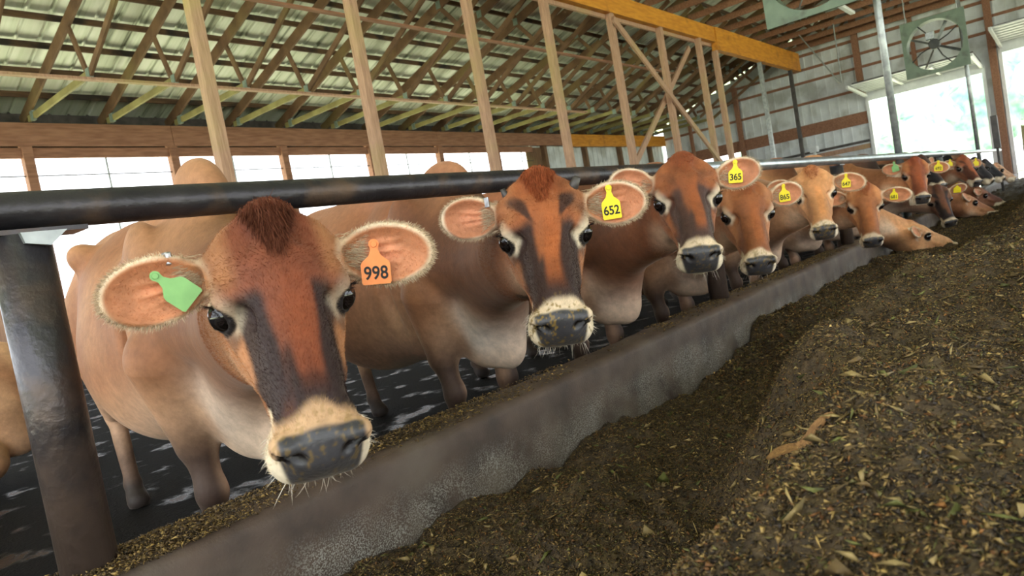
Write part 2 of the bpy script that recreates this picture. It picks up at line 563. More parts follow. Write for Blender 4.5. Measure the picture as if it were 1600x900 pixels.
# ------------------------------------------------------------------ roof trusses
def side_truss(x, i):
    t = empty('roof_truss', (x, YB, 5.0))
    tag(t, 'wooden side-bay roof truss, %s in the row along the left wall from the camera end' % ORD[i], 'roof truss', 'roof trusses over the left bay')
    def tp(nm, mb, m):
        o = mb.build(nm, m, None); o.parent = t
        o.matrix_parent_inverse = Matrix.Translation((-x, -YB, -5.0))
    zt = lambda y: roof_z(y) + 0.065
    tp('top_chord', MB().bar((x, YW + 0.3, zt(YW + 0.3)), (x, YB - 0.1, zt(YB - 0.1)), 0.04, 0.19), M['wood_truss'])
    tp('bottom_chord', MB().bar((x, YW - 0.05, 3.46), (x, 10.62, 3.46), 0.04, 0.10), M['wood_chord'])
    tp('rising_chord', MB().bar((x + 0.0, 10.66, 3.42), (x, 7.3, 5.22), 0.04, 0.10), M['wood_truss'])
    tp('web', MB().bar((x, 10.70, 3.48), (x, 11.02, zt(11.02) - 0.04), 0.036, 0.085), M['wood_truss'])
    tp('web', MB().bar((x, 8.9, 4.36), (x, 9.3, zt(9.3) - 0.04), 0.036, 0.085), M['wood_truss'])
    for (yy, zz) in ((10.64, 3.46), (9.3, zt(9.3)), (YW - 0.25, 3.47)):
        tp('gusset_plate', MB().box(x - 0.026, x + 0.026, yy - 0.06, yy + 0.06, zz - 0.075, zz + 0.075), M['plate'])
for i in range(22):
    side_truss(0.80 + 1.222 * i, i)
def centre_truss(x, i):
    t = empty('roof_truss', (x, RIDGE_Y, 5.4))
    tag(t, 'dark wooden centre-bay roof truss above the fans, %s from the camera end' % ORD[i], 'roof truss', 'roof trusses over the feed alley')
    def tp(nm, mb, m):
        o = mb.build(nm, m, None); o.parent = t
        o.matrix_parent_inverse = Matrix.Translation((-x, -RIDGE_Y, -5.4))
    zt = lambda y: roof_z(y) + 0.065
    tp('top_chord', MB().bar((x, YB - 0.12, zt(YB)), (x, RIDGE_Y, zt(RIDGE_Y)), 0.04, 0.17), M['wood_truss'])
    tp('top_chord', MB().bar((x, -6.5, zt(-6.5)), (x, RIDGE_Y, zt(RIDGE_Y)), 0.04, 0.17), M['wood_truss'])
    tp('bottom_chord', MB().bar((x, YB + 0.1, 5.15), (x, -6.6, 5.15), 0.04, 0.16), M['wood_brown'])
    ys = [6.2, 4.4, 2.4, 0.4, -1.6, -3.6]
    for k, yy in enumerate(ys):
        tp('web', MB().bar((x, yy, 5.15), (x, yy - 1.0, zt(yy - 1.0) - 0.04), 0.036, 0.085), M['wood_truss'])
        tp('web', MB().bar((x, yy, 5.15), (x, yy + 1.0 if k else yy + .5, zt(yy + (1.0 if k else .5)) - 0.04), 0.036, 0.085), M['wood_truss'])
for i in range(15):
    centre_truss(9.965 + 1.222 * i, i)

# lateral runners tied along the truss nodes
def runner(y, z, x0, x1, lab):
    tag(MB().box(x0, x1, y - 0.045, y + 0.045, z - 0.02, z + 0.018).build('lateral_brace', M['wood_post'] if z < 3.8 else M['wood_brown']), lab, 'board')
runner(10.62, 3.375, -1, 17.5, 'lower long thin board running along the truss corners of the left bay')
runner(9.0, 4.20, -1, 20, 'upper long reddish board running along the trusses of the left bay')

# ------------------------------------------------------------------ beam, posts, braces
b = empty('support_beam', (10, YB, 4.8))
tag(b, 'thick bright yellow laminated roof beam resting on the row of wooden posts', 'beam')
def bp(nm, mb, m, **k):
    o = mb.build(nm, m, None, **k); o.parent = b
    o.matrix_parent_inverse = Matrix.Translation((-10, -YB, -4.8))
bp('beam_board', MB().box(-2, 19.7, YB - 0.09, YB + 0.06, 4.60, 5.02), M['beam'], bevel=0.006)
bp('beam_board', MB().box(19.72, XE - 0.3, YB - 0.12, YB + 0.06, 4.38, 5.02), M['beam'], bevel=0.006)
bp('bearing_plank', MB().box(-2, 19.7, YB + 0.06, YB + 0.12, 4.52, 4.72), M['wood_post'])
PX = [1.95, 4.42, 6.76, 9.27, 11.56, 14.06, 16.4, 18.66, 19.74]
names = ['just outside the frame', 'tallest of the row, above the cow with orange tag', 'rising left of the cow with tag 652', 'rising behind the left ear of cow 652', 'rising behind the rail right of cow 652', 'carrying the top of the long diagonal brace', 'standing between the two crossed braces', 'at the foot of the crossed braces', 'at the step of the yellow beam']
for i, x in enumerate(PX):
    o = MB().box(x - 0.07, x + 0.07, YB - 0.07, YB + 0.07, FLOOR, 4.60 if i < 8 else 4.38).build('wooden_post', M['wood_post'], bevel=0.006)
    tag(o, 'square wooden roof post %s' % names[i], 'post', 'wooden posts under the yellow beam')
for x, lab in ((23.3, 'slim grey steel column under the far part of the yellow beam'), (26.4, 'brown steel column under the very end of the yellow beam')):
    o = MB().box(x - 0.06, x + 0.06, YB - 0.06, YB + 0.06, FLOOR, 4.38).build('steel_column', M['galv'] if x < 25 else M['dark_steel'], bevel=0.005)
    tag(o, lab, 'post')
tag(MB().bar((13.97, YB - 0.12, 4.45), (19.0, YB - 0.12, 1.0), 0.05, 0.14).build('diagonal_brace', M['wood_post']), 'long wooden brace sloping down to the right across the posts', 'brace', 'crossed braces between the posts')
tag(MB().bar((18.3, YB + 0.12, 4.35), (13.9, YB + 0.12, 1.0), 0.05, 0.14).build('diagonal_brace', M['wood_post']), 'wooden brace sloping down to the left behind the other brace', 'brace', 'crossed braces between the posts')

# ------------------------------------------------------------------ feed curb, rail, steel posts
cb = MB()
prof = [(C0, -0.9), (C0, CT - 0.035), (C0 + 0.012, CT - 0.008), (C0 + 0.04, CT), (C1 - 0.04, CT), (C1 - 0.01, CT - 0.012), (C1, CT - 0.04), (C1, -0.9)]
xs = np.linspace(-1.5, 27.0, 500)
vs = []
for x in xs:
    wv = 0.004 * math.sin(x * 3.1) + 0.003 * math.sin(x * 11.7 + 1)
    wz = -0.003 * abs(math.sin(x * 5.3)) - 0.003 * abs(math.sin(x * 17 + 2))
    vs += [(x, p[0] + (wv if p[0] < 1.65 else -wv), p[1] + (wz if p[1] > -0.8 else 0)) for p in prof]
n = len(prof)
fs = [(i * n + k, i * n + k + 1, (i + 1) * n + k + 1, (i + 1) * n + k) for i in range(len(xs) - 1) for k in range(n - 1)]
fs += [tuple(range(n))[::-1], tuple((len(xs) - 1) * n + k for k in range(n))]
o = link_mesh('feed_curb', vs, fs, M['concrete'], smooth=True)
tag(o, 'long low stained concrete curb between the cows and the feed', 'curb')

rl = empty('neck_rail', (0, RAILY, RAILZ))
tag(rl, 'long dark steel pipe rail running above the necks of the cows', 'rail')
def rp(nm, mb, m, **k):
    o = mb.build(nm, m, None, **k); o.parent = rl
    o.matrix_parent_inverse = Matrix.Translation((0, -RAILY, -RAILZ))
rp('rail_pipe', MB().tube([(x, RAILY, RAILZ) for x in (-0.6, 1, 3, 3.85)], 0.041, 24), M['pipe'], smooth=True)
rp('rail_pipe', MB().tube([(x, RAILY, RAILZ - 0.0) for x in (3.85, 6, 12, 24.0)], 0.038, 20), M['pipe_far'], smooth=True)
rp('rail_coupling', MB().tube([(3.75, RAILY, RAILZ), (3.95, RAILY, RAILZ)], 0.047, 20), M['pipe'], smooth=True)

SPX = [0.51, 3.93, 6.9, 9.78, 13.0, 18.5]
lab = ['thick dark steel post standing on the curb at the near left end of the rail', 'steel post stub on the curb below the chin of cow 365', 'steel rail post on the curb behind the eating cow', 'tall grey steel pipe post rising from the rail past the nearest fan', 'steel rail post on the curb among the far cows', 'thin tall pipe post hanging below the far fan']
for i, x in enumerate(SPX):
    tall = i in (3, 5)
    t = empty('steel_post', (x * (1.0 if not tall else 1.065 if i == 3 else 1.085), RAILY + (0.005 if not tall else 0.105 if i == 3 else 0.14), FLOOR if tall else CT))
    tag(t, lab[i], 'post', 'steel posts along the curb')
    top = RAILZ - 0.052 if not tall else 4.95 - (CT - FLOOR) + (CT - FLOOR)
    r = 0.056 if i < 3 else 0.045
    MB().tube([(0, 0, -0.0), (0, 0, top - (FLOOR if tall else CT))], r, 32).build('post_pipe', M['post'] if i < 3 else M['galv'], t, smooth=True)
    if not tall:
        MB().box(-0.05, 0.12, -0.045, 0.045, top - CT, top - CT + 0.010).build('saddle_plate', M['pipe'], t)
    if i == 0:
        zt_ = top - CT
        MB().add([(-0.015, -0.068, zt_), (0.07, -0.068, zt_), (0.035, -0.068, zt_ - 0.03), (-0.01, -0.068, zt_ - 0.022), (-0.015, -0.054, zt_), (0.07, -0.045, zt_), (0.035, -0.05, zt_ - 0.03), (-0.01, -0.055, zt_ - 0.022)],
                 [(0, 1, 2, 3), (7, 6, 5, 4), (0, 4, 5, 1), (1, 5, 6, 2), (2, 6, 7, 3), (3, 7, 4, 0)]).build('bracket', M['galv'], t)


# ------------------------------------------------------------------ fans
def fan(x, yc, zc, s, label, tilt=0.0):
    t = empty('barn_fan', (x, yc, zc))
    t.rotation_euler = (0, tilt, 0)
    tag(t, label, 'fan', 'square barn fans')
    h = s / 2
    R = h * 0.90
    n = 64
    # square plate with round hole
    vs, fs = [], []
    for dx in (-0.02, 0.02):
        for k in range(n):
            a = 2 * PI * k / n
            vs.append((dx, R * math.cos(a), R * math.sin(a)))
        for k in range(n):
            a = 2 * PI * k / n
            m_ = max(abs(math.cos(a)), abs(math.sin(a)))
            vs.append((dx, h * math.cos(a) / m_, h * math.sin(a) / m_))
    for k in range(n):
        j = (k + 1) % n
        fs += [(k, j, n + j, n + k), (2 * n + k, 3 * n + k, 3 * n + j, 2 * n + j), (n + k, n + j, 3 * n + j, 3 * n + k)]
    link_mesh('housing', vs, fs, M['fan_green'], t)
    vs, fs = [], []
    for dx, rr in ((-0.02, R), (0.28, R * 0.985), (0.28, R * 0.965), (-0.02, R * 0.975)):
        vs += [(dx, rr * math.cos(2 * PI * k / n), rr * math.sin(2 * PI * k / n)) for k in range(n)]
    for g in range(4):
        for k in range(n):
            j = (k + 1) % n
            fs.append((g * n + k, g * n + j, ((g + 1) % 4) * n + j, ((g + 1) % 4) * n + k))
    link_mesh('shroud_ring', vs, fs, M['fan_green'], t, smooth=False)
    for k in range(4):
        a = PI / 4 + k * PI / 2 + 0.25
        MB().tube([(0.02, R * 0.98 * math.cos(a), R * 0.98 * math.sin(a)), (-0.05, 0.55 * R * math.cos(a + 0.1), 0.55 * R * math.sin(a + 0.1)), (0.0, 0.08 * math.cos(a), 0.08 * math.sin(a))], 0.014, 8).build('strut', M['fan_dark'], t, smooth=True)
    MB().tube([(-0.10, 0, 0), (-0.09, 0, 0), (0.12, 0, 0), (0.13, 0, 0)], [0.10, 0.115, 0.115, 0.09], 24).build('motor', M['fan_dark'], t, smooth=False)
    MB().box(-0.06, 0.1, -0.02, 0.16, 0.13, 0.30).build('switch_box', M['galv'], t, bevel=0.01)
    for k in range(4):
        a = k * PI / 2 + 0.5
        ca, sa = math.cos(a), math.sin(a)
        vs = []
        for dx in (0, 0.006):
            for rr, wd, tw in ((0.10, 0.035, 0.9), (0.3 * s, 0.06, 1.05), (0.42 * s, 0.065, 1.15)):
                for sgn in (-1, 1):
                    oy = sgn * wd * math.cos(tw); ox = sgn * wd * math.sin(tw)
                    vs.append((0.16 + ox + dx, rr * ca - oy * sa, rr * sa + oy * ca))
        fs = [(0, 1, 3, 2), (2, 3, 5, 4), (6, 8, 9, 7), (8, 10, 11, 9), (0, 2, 8, 6), (2, 4, 10, 8), (1, 7, 9, 3), (3, 9, 11, 5), (4, 5, 11, 10), (0, 6, 7, 1)]
        link_mesh('blade', vs, fs, M['galv'], t)
    for sgn in (-1, 1):
        MB().tube([(0, sgn * h * 0.8, h), (0.0, sgn * h * 0.8, 5.1 - zc)], 0.012, 8).build('hanger_rod', M['galv'], t)
fan(9.82, 2.38, 2.85, 1.26, 'nearest green square fan, cut by the top edge of the picture')
fan(19.6, 2.35, 2.90, 1.30, 'far green square fan hanging in front of the end wall')

# hanging feed-side braces and fluorescent tube near the fans
tag(MB().tube([(24.6, 5.55, 5.1), (24.6, 5.55, 3.25)], 0.02, 8).build('hanger_rod', M['galv']), 'upright thin rod holding the inner end of the door track', 'rod', 'door track hangers')
tag(MB().tube([(24.6, 6.6, 5.1), (24.6, 5.6, 3.25)], 0.02, 8).build('hanger_rod', M['galv']), 'slanted thin rod holding the inner end of the door track', 'rod', 'door track hangers')
tag(MB().box(18.6, 19.9, 3.95, 4.07, 4.2, 4.27).build('light_fixture', M['white'], bevel=0.01), 'white tube light fixture hanging under the far roof trusses', 'light')
tag(MB().box(26.9, 27.2, 7.2, 7.45, 1.42, 1.62).box(27.0, 27.1, 7.28, 7.36, 1.1, 1.42).build('wall_box', M['white'], bevel=0.01), 'small white box near the end wall behind the cows', 'box')
tag(MB().box(18.65, 18.78, 1.3, 1.42, 0.25, 0.95).box(18.69, 18.74, 1.34, 1.39, -0.86, 0.25).build('control_box', M['dark_steel'], bevel=0.01), 'dark upright box at the far end of the rail', 'box')
# ------------------------------------------------------------------ implicit surface tools for the animals
def rotvec(wv):
    wv = np.asarray(wv, float)
    t = np.linalg.norm(wv) + 1e-12
    a = wv / t
    K = np.array([[0, -a[2], a[1]], [a[2], 0, -a[0]], [-a[1], a[0], 0]])
    return np.eye(3) + math.sin(t) * K + (1 - math.cos(t)) * K @ K


def rz(a):
    return np.array([[math.cos(a), -math.sin(a), 0], [math.sin(a), math.cos(a), 0], [0, 0, 1]])


def rx(a):
    return np.array([[1, 0, 0], [0, math.cos(a), -math.sin(a)], [0, math.sin(a), math.cos(a)]])


def axis_grid(lo, hi, flo, fhi, fine, coarse):
    g = [max(lo, flo)]
    while g[-1] < min(fhi, hi):
        g.append(g[-1] + fine)
    d = fine
    while g[-1] < hi:
        d = min(coarse, d * 1.25)
        g.append(g[-1] + d)
    d = fine
    h = [g[0]]
    while h[-1] > lo:
        d = min(coarse, d * 1.25)
        h.append(h[-1] - d)
    return np.array(h[::-1][:-1] + g, np.float32)


class Field:
    def __init__(s, X, Y, Z):
        s.ax = (X, Y, Z)
        s.F = np.full((len(X), len(Y), len(Z)), 0.4, np.float32)

    def block(s, c, ext):
        sl = []
        for i in range(3):
            a = np.searchsorted(s.ax[i], c[i] - ext[i])
            b = np.searchsorted(s.ax[i], c[i] + ext[i])
            if b - a < 1:
                return None
            sl.append(slice(a, b))
        return tuple(sl)

    def local(s, sl, c, R):
        x = (s.ax[0][sl[0]] - c[0])[:, None, None]
        y = (s.ax[1][sl[1]] - c[1])[None, :, None]
        z = (s.ax[2][sl[2]] - c[2])[None, None, :]
        R = R.astype(np.float32)
        return [x * R[0, i] + y * R[1, i] + z * R[2, i] for i in range(3)]

    def merge(s, sl, d, k, mode):
        a = s.F[sl]
        if mode == 'add':
            if k > 0:
                h = np.maximum(k - np.abs(a - d), 0) / k
                s.F[sl] = np.minimum(a, d) - h * h * k * 0.25
            else:
                s.F[sl] = np.minimum(a, d)
        elif mode == 'cut':
            d = -d
            if k > 0:
                h = np.maximum(k - np.abs(a - d), 0) / k
                s.F[sl] = np.maximum(a, d) + h * h * k * 0.25
            else:
                s.F[sl] = np.maximum(a, d)
        elif mode == 'groove':
            s.F[sl] = np.maximum(a, -np.maximum(d, -a - k))

    def ell(s, c, r, k=0.02, R=np.eye(3), mode='add'):
        c = np.asarray(c, float); r = np.asarray(r, float)
        m = k + 0.03
        ext = np.sqrt(((R * (r + m)) ** 2).sum(1))
        sl = s.block(c, ext)
        if sl is None:
            return
        p = s.local(sl, c, R)
        k0 = np.sqrt((p[0] / r[0]) ** 2 + (p[1] / r[1]) ** 2 + (p[2] / r[2]) ** 2) + 1e-6
        k1 = np.sqrt((p[0] / r[0] ** 2) ** 2 + (p[1] / r[1] ** 2) ** 2 + (p[2] / r[2] ** 2) ** 2) + 1e-6
        s.merge(sl, (k0 * (k0 - 1) / k1).astype(np.float32), k, mode)

    def cone(s, a, b, ra, rb, k=0.02, mode='add', flat=None):
        # tapered capsule; flat=(unit axis, factor) squeezes it along that axis
        a = np.asarray(a, float); b = np.asarray(b, float)
        rm = max(ra, rb) + k + 0.03
        c = (a + b) / 2
        ext = np.abs(b - a) / 2 + rm
        sl = s.block(c, ext)
        if sl is None:
            return
        p = s.local(sl, np.zeros(3), np.eye(3))
        ba = (b - a)
        if flat is not None:
            n, fct = flat
            n = np.asarray(n, float)
            q = [p[i] - a[i] for i in range(3)]
            dn = q[0] * n[0] + q[1] * n[1] + q[2] * n[2]
            q = [q[i] + dn * n[i] * (1 / fct - 1) for i in range(3)]
            ban = ba + (ba @ n) * n * (1 / fct - 1)
        else:
            q = [p[i] - a[i] for i in range(3)]
            ban = ba
        L2 = ban @ ban
        t = np.clip((q[0] * ban[0] + q[1] * ban[1] + q[2] * ban[2]) / L2, 0, 1)
        d = np.sqrt((q[0] - t * ban[0]) ** 2 + (q[1] - t * ban[1]) ** 2 + (q[2] - t * ban[2]) ** 2) - (ra + (rb - ra) * t)
        s.merge(sl, d.astype(np.float32), k, mode)

    def boxcut(s, lo, hi, k=.01):
        lo = np.asarray(lo, float); hi = np.asarray(hi, float)
        c = (lo + hi) / 2; h = (hi - lo) / 2
        sl = s.block(c, h + .03)
        if sl is None:
            return
        p = s.local(sl, c, np.eye(3))
        q = [np.abs(p[i]) - h[i] for i in range(3)]
        d = np.maximum(np.maximum(q[0], q[1]), q[2])
        s.merge(sl, d.astype(np.float32), k, 'cut')

    def mesh(s):
        F = s.F
        S = F < 0
        nx, ny, nz = F.shape
        cnt = np.zeros((nx - 1, ny - 1, nz - 1), np.int8)
        for i in (0, 1):
            for j in (0, 1):
                for k in (0, 1):
                    cnt += S[i:nx - 1 + i, j:ny - 1 + j, k:nz - 1 + k]
        act = (cnt > 0) & (cnt < 8)
        I, J, K = np.nonzero(act)
        idx = np.full(act.shape, -1, np.int32)
        idx[I, J, K] = np.arange(len(I))
        X, Y, Z = s.ax
        acc = np.zeros((len(I), 3)); num = np.zeros(len(I))
        for axis in range(3):
            for u in (0, 1):
                for v in (0, 1):
                    o0 = [0, 0, 0]; o1 = [0, 0, 0]
                    oth = [q for q in range(3) if q != axis]
                    o0[oth[0]] = o1[oth[0]] = u
                    o0[oth[1]] = o1[oth[1]] = v
                    o1[axis] = 1
                    a = F[I + o0[0], J + o0[1], K + o0[2]]; b = F[I + o1[0], J + o1[1], K + o1[2]]
                    m = (a < 0) != (b < 0)
                    t = np.where(m, a / np.where(m, a - b, 1), 0)
                    P0 = np.stack([X[I + o0[0]], Y[J + o0[1]], Z[K + o0[2]]], 1)
                    P1 = np.stack([X[I + o1[0]], Y[J + o1[1]], Z[K + o1[2]]], 1)
                    acc += np.where(m[:, None], P0 + (P1 - P0) * t[:, None], 0)
                    num += m
        V = acc / num[:, None]
        quads = []
        for axis in range(3):
            sa = [slice(None)] * 3; sb = [slice(None)] * 3
            sa[axis] = slice(0, -1); sb[axis] = slice(1, None)
            A, Bm = S[tuple(sa)], S[tuple(sb)]
            e = np.stack(np.nonzero(A != Bm), 1)
            oth = [q for q in range(3) if q != axis]
            ok = (e[:, oth[0]] > 0) & (e[:, oth[1]] > 0) & (e[:, oth[0]] < F.shape[oth[0]] - 1) & (e[:, oth[1]] < F.shape[oth[1]] - 1)
            e = e[ok]
            d0 = np.zeros(3, int); d0[oth[0]] = 1
            d1 = np.zeros(3, int); d1[oth[1]] = 1
            c = [e - d0 - d1, e - d1, e, e - d0]
            q = np.stack([idx[tuple(ci.T)] for ci in c], 1)
            inside = A[tuple(e.T)]
            flip = inside if axis != 1 else ~inside
            q[~flip] = q[~flip][:, ::-1]
            quads.append(q)
        Q = np.concatenate(quads)
        Q = Q[(Q >= 0).all(1)]
        return V, Q


def np_mesh(name, V, Q, m, parent=None, col=None, smooth=True):
    me = bpy.data.meshes.new(name)
    k = Q.shape[1]
    me.vertices.add(len(V)); me.loops.add(Q.size); me.polygons.add(len(Q))
    me.vertices.foreach_set('co', np.ascontiguousarray(V, np.float32).ravel())
    me.loops.foreach_set('vertex_index', np.ascontiguousarray(Q, np.int32).ravel())
    me.polygons.foreach_set('loop_start', np.arange(0, Q.size, k, dtype=np.int32))
    me.update(calc_edges=True)
    me.materials.append(m)
    if smooth:
        me.shade_smooth()
    if col is not None:
        a = me.color_attributes.new('Col', 'FLOAT_COLOR', 'POINT')
        a.data.foreach_set('color', np.ascontiguousarray(col, np.float32).ravel())
    o = bpy.data.objects.new(name, me)
    C.objects.link(o)
    if parent is not None:
        o.parent = parent
    return o


def vnoise(P, f, seed=0):
    # smooth pseudo noise from rotated sines, about -1..1
    r = np.random.default_rng(seed)
    out = np.zeros(len(P))
    for i in range(7):
        d = r.normal(size=3); d /= np.linalg.norm(d)
        ff = f * (0.6 + 0.9 * r.random())
        out += np.sin(P @ d * ff + r.random() * 6.28 + 1.3 * np.sin(P @ np.roll(d, 1) * ff * 0.7 + i))
    return out / 3.5


def sstep(a, b, x):
    t = np.clip((x - a) / (b - a), 0, 1)
    return t * t * (3 - 2 * t)


HS = 1.18   # head scale


def strands(P, D, L, wd, m, name, parent, col, droop=0.0, curl=0.15, seg=3, seed=0):
    """hair as thin tapering three-sided blades; P roots, D directions, L lengths"""
    r = np.random.default_rng(seed)
    n = len(P)
    if n == 0:
        return None
    D = D / np.linalg.norm(D, axis=1, keepdims=True)
    L = np.broadcast_to(L, (n,)).astype(float)
    side = np.cross(D, r.normal(size=(n, 3))); side /= np.linalg.norm(side, axis=1, keepdims=True)
    bend = r.normal(size=(n, 3)) * curl
    bend[:, 2] -= droop
    V = []
    for i in range(seg + 1):
        t = i / seg
        c = P + D * (L * t)[:, None] + bend * (L * t * t)[:, None]
        if i < seg:
            w_ = wd * (1 - 0.7 * t)
            V += [c - side * w_, c + side * w_]
        else:
            V += [c]
    k = 2 * seg + 1
    V = np.stack(V, 1).reshape(-1, 3)
    base = (np.arange(n) * k)[:, None]
    tri = []
    for i in range(seg - 1):
        a = 2 * i
        tri += [base + np.array([[a, a + 1, a + 3]]), base + np.array([[a, a + 3, a + 2]])]
    a = 2 * (seg - 1)
    tri += [base + np.array([[a, a + 1, a + 2]])]
    Q = np.concatenate(tri)
    cc = np.repeat(np.c_[np.asarray(col) * (1 + 0.0 * P[:, :1]), np.zeros(n)], k, axis=0)
    return np_mesh(name, V, Q, m, parent, cc, smooth=False)


def cow(sp):
    t_h = np.array(sp['t'], float)
    Rh = rotvec(sp['w']) if 'w' in sp else rz(sp['yaw_h']) @ rx(sp['pitch_h'])
    bx, by, yaw = sp['body']
    fine = sp.get('fine', 0.006)
    bs = sp.get('size', .94)
    Rb = rz(yaw)
    lying = sp.get('lying', False)
    O = np.array([bx, by, FLOOR - (.36 if lying else 0)])

    def BP(p):      # body point -> world relative to O
        p = np.asarray(p, float) * bs
        return Rb @ p

    def HP(p):
        return Rh @ (np.asarray(p, float) * HS) + t_h - O

    ear = {}
    for s_, sg in (('R', -1), ('L', 1)):
        e = sp.get('ear' + s_)
        if e is None:
            e = (sg * 0.180, 0.035, -0.015)
        ear[s_] = np.array(e, float)
    hc = HP((0, -0.08, -0.06))
    hpts = [HP(p) for p in ((0, 0.16, 0.05), (0, -0.31, -0.05), (0, -.25, -.16), (.1, 0, -.06), (-.1, 0, -.06), (0, .1, -.2), (.08, .1, 0), (-.08, .1, 0))]
    for s_, sg in (('R', -1), ('L', 1)):
        b0 = HP((sg * 0.085, 0.07, -0.045))
        hpts += [b0, b0 + Rh @ ear[s_] * 1.1]
    hpts = np.array(hpts)
    hlo, hhi = hpts.min(0) - 0.055, hpts.max(0) + 0.055
    bpts = np.array([BP(p) for p in ((-.42, -.4, 0), (.42, -.4, 0), (-.42, 1.85, 1.4), (.42, 1.85, 1.4))])
    lo = np.minimum(bpts.min(0), hlo) - 0.03
    hi = np.maximum(bpts.max(0), hhi) + 0.03
    lo[2] = (.33 if lying else -0.03)
    ax = [axis_grid(lo[i], hi[i], hlo[i], hhi[i], fine, sp.get('coarse', 0.018)) for i in range(3)]
    F = Field(*ax)
    E = lambda c, r, k=0.05, R=np.eye(3), mode='add': F.ell(BP(c), np.array(r) * bs, k, Rb @ R, mode)
    K = lambda a, b, ra, rb, k=0.05, flat=None: F.cone(BP(a), BP(b), ra * bs, rb * bs, k, 'add', flat)
    # ---- body
    E((0, .30, .82), (.26, .46, .41), .05)
    E((0, .80, .75), (.325, .58, .40), .10)
    E((0, 1.05, 1.0), (.24, .5, .24), .10)
    E((0, 1.36, 1.0), (.23, .28, .25), .10)
    K((0, .15, 1.20), (0, 1.40, 1.21), .045, .05, .10)
    wt = sp.get('withers', 1.215)
    E((0, .0, wt), (.066, .16, .095), .04)
    E((0, -.06, wt - .09), (.07, .14, .10), .06)
    for s in (-1, 1):
        E((s * .205, 1.12, 1.17), (.055, .07, .055), .07)
        E((s * .11, 1.56, 1.10), (.05, .06, .05), .06)
        E((s * .175, .05, .90), (.082, .17, .28), .028, rx(-.25))
        E((s * .23, .27, .80), (.03, .035, .22), .05, rx(-.15), 'cut')
        E((s * .20, -.16, .98), (.025, .03, .16), .05, rx(-.5), 'cut')
        E((s * .15, -.06, .74), (.10, .14, .16), .05)
        K((s * .18, 1.32, .88), (s * .17, 1.36, .70), .17, .13, .08, (Rb @ np.array([1, 0, 0.]), .72))
        if not lying:
            K((s * .185, -.04, .74), (s * .155, .03, .46), .135, .062, .04)
            K((s * .15, .03, .46), (s * .145, .0, .31), .054, .040, .03)
            E((s * .155, .06, .56), (.045, .05, .07), .03)
            E((s * .145, -.010, .30), (.046, .048, .055), .03)
            K((s * .145, .0, .28), (s * .145, .02, .11), .037, .031, .03)
            E((s * .145, .015, .095), (.042, .048, .04), .02)
            K((s * .145, .0, .055), (s * .145, -.03, .03), .044, .05, .015)
            K((s * .19, 1.16, .70), (s * .16, 1.42, .47), .11, .058, .06)
            K((s * .16, 1.45, .50), (s * .15, 1.50, .44), .05, .048, .03)
            K((s * .15, 1.50, .43), (s * .15, 1.42, .13), .040, .034, .03)
            E((s * .15, 1.42, .10), (.042, .048, .04), .02)
            K((s * .15, 1.39, .055), (s * .15, 1.36, .03), .045, .05, .015)
            # kneecap and tendon ridges
        else:
            K((s * .20, .0, .55), (s * .24, -.30, .42), .09, .05, .04)
            K((s * .24, -.30, .42), (s * .22, .02, .38), .05, .035, .03)
            K((s * .26, 1.15, .60), (s * .36, .85, .42), .13, .06, .05)
            K((s * .36, .85, .42), (s * .30, .50, .38), .045, .035, .03)
    E((0, -.12, .62), (.15, .17, .24), .07)
    E((0, -.25, .52), (.055, .11, .14), .07)
    if not lying:
        E((0, 1.16, .55), (.13, .17, .13), .05)
        for s in (-1, 1):
            for yy in (1.08, 1.22):
                K((s * .06, yy, .46), (s * .065, yy, .40), .017, .011, .015)
    K((0, 1.60, 1.12), (0, 1.70, .98), .032, .024, .03)
    K((0, 1.70, .98), (.02, 1.70, .45), .022, .014, .02)
    K((.02, 1.70, .45), (.02, 1.70, .28), .022, .03, .02)
    # ---- neck: three chains from body to head
    occ, thr, jaw = HP((0, .085, -.035)), HP((0, .06, -.10)), HP((0, .0, -.165))
    hb = Rh @ np.array([0, 1.0, 0])           # backwards out of the head
    down = Rh @ np.array([0, .55, -.83])
    def chain(pts, rs, n, k):
        pts = [np.asarray(p, float) for p in pts]
        e0 = pts[0] * 2 - pts[1]; e1 = pts[-1] * 2 - pts[-2]
        P = [e0] + pts + [e1]
        out, ro = [], []
        for i in range(1, len(P) - 2):
            for j in range(n):
                t = j / n
                out.append(.5 * ((2 * P[i]) + (-P[i - 1] + P[i + 1]) * t + (2 * P[i - 1] - 5 * P[i] + 4 * P[i + 1] - P[i + 2]) * t * t + (-P[i - 1] + 3 * P[i] - 3 * P[i + 1] + P[i + 2]) * t ** 3))
                ro.append(rs[i - 1] + (rs[i] - rs[i - 1]) * t)
        out.append(pts[-1]); ro.append(rs[-1])
        for i in range(len(out) - 1):
            F.cone(out[i], out[i + 1], ro[i], ro[i + 1], k)
    under = RAILZ - .050 - O[2]                 # underside of the rail
    sh = BP((0, -.05, 1.0)) ; hd = thr
    ty = (RAILY - O[1] - sh[1]) / (hd[1] - sh[1])
    xm = sh[0] + (hd[0] - sh[0]) * (ty * .9)
    wz = min(under - .02, sh[2] + (hd[2] - sh[2]) * ty + .05)
    W = lambda r, dz=0.0, dx=0.0: np.array([xm + dx, RAILY - O[1], wz - r - dz])
    if lying:
        W = lambda r, dz=0.0, dx=0.0: (sh + hd) / 2 + np.array([0, 0, .04 - dz * .5])
    head_drop = np.clip((BP((0, 0, 1.0))[2] - hd[2]) / .5, 0, 1)
    chain([BP((0, .05, 1.14)), W(.062), occ], [.085 * bs, .062, .050], 6, .08)
    chain([BP((0, .05, .95)), W(.105, .03), thr], [.20 * bs, .115, .080], 6, .07)
    for s in (-1, 1):
        chain([BP((s * .09, -.05, .88)), W(.09, .10, s * .035), HP((s * .033, .05, -.12))], [.13 * bs, .085, .052], 5, .08)
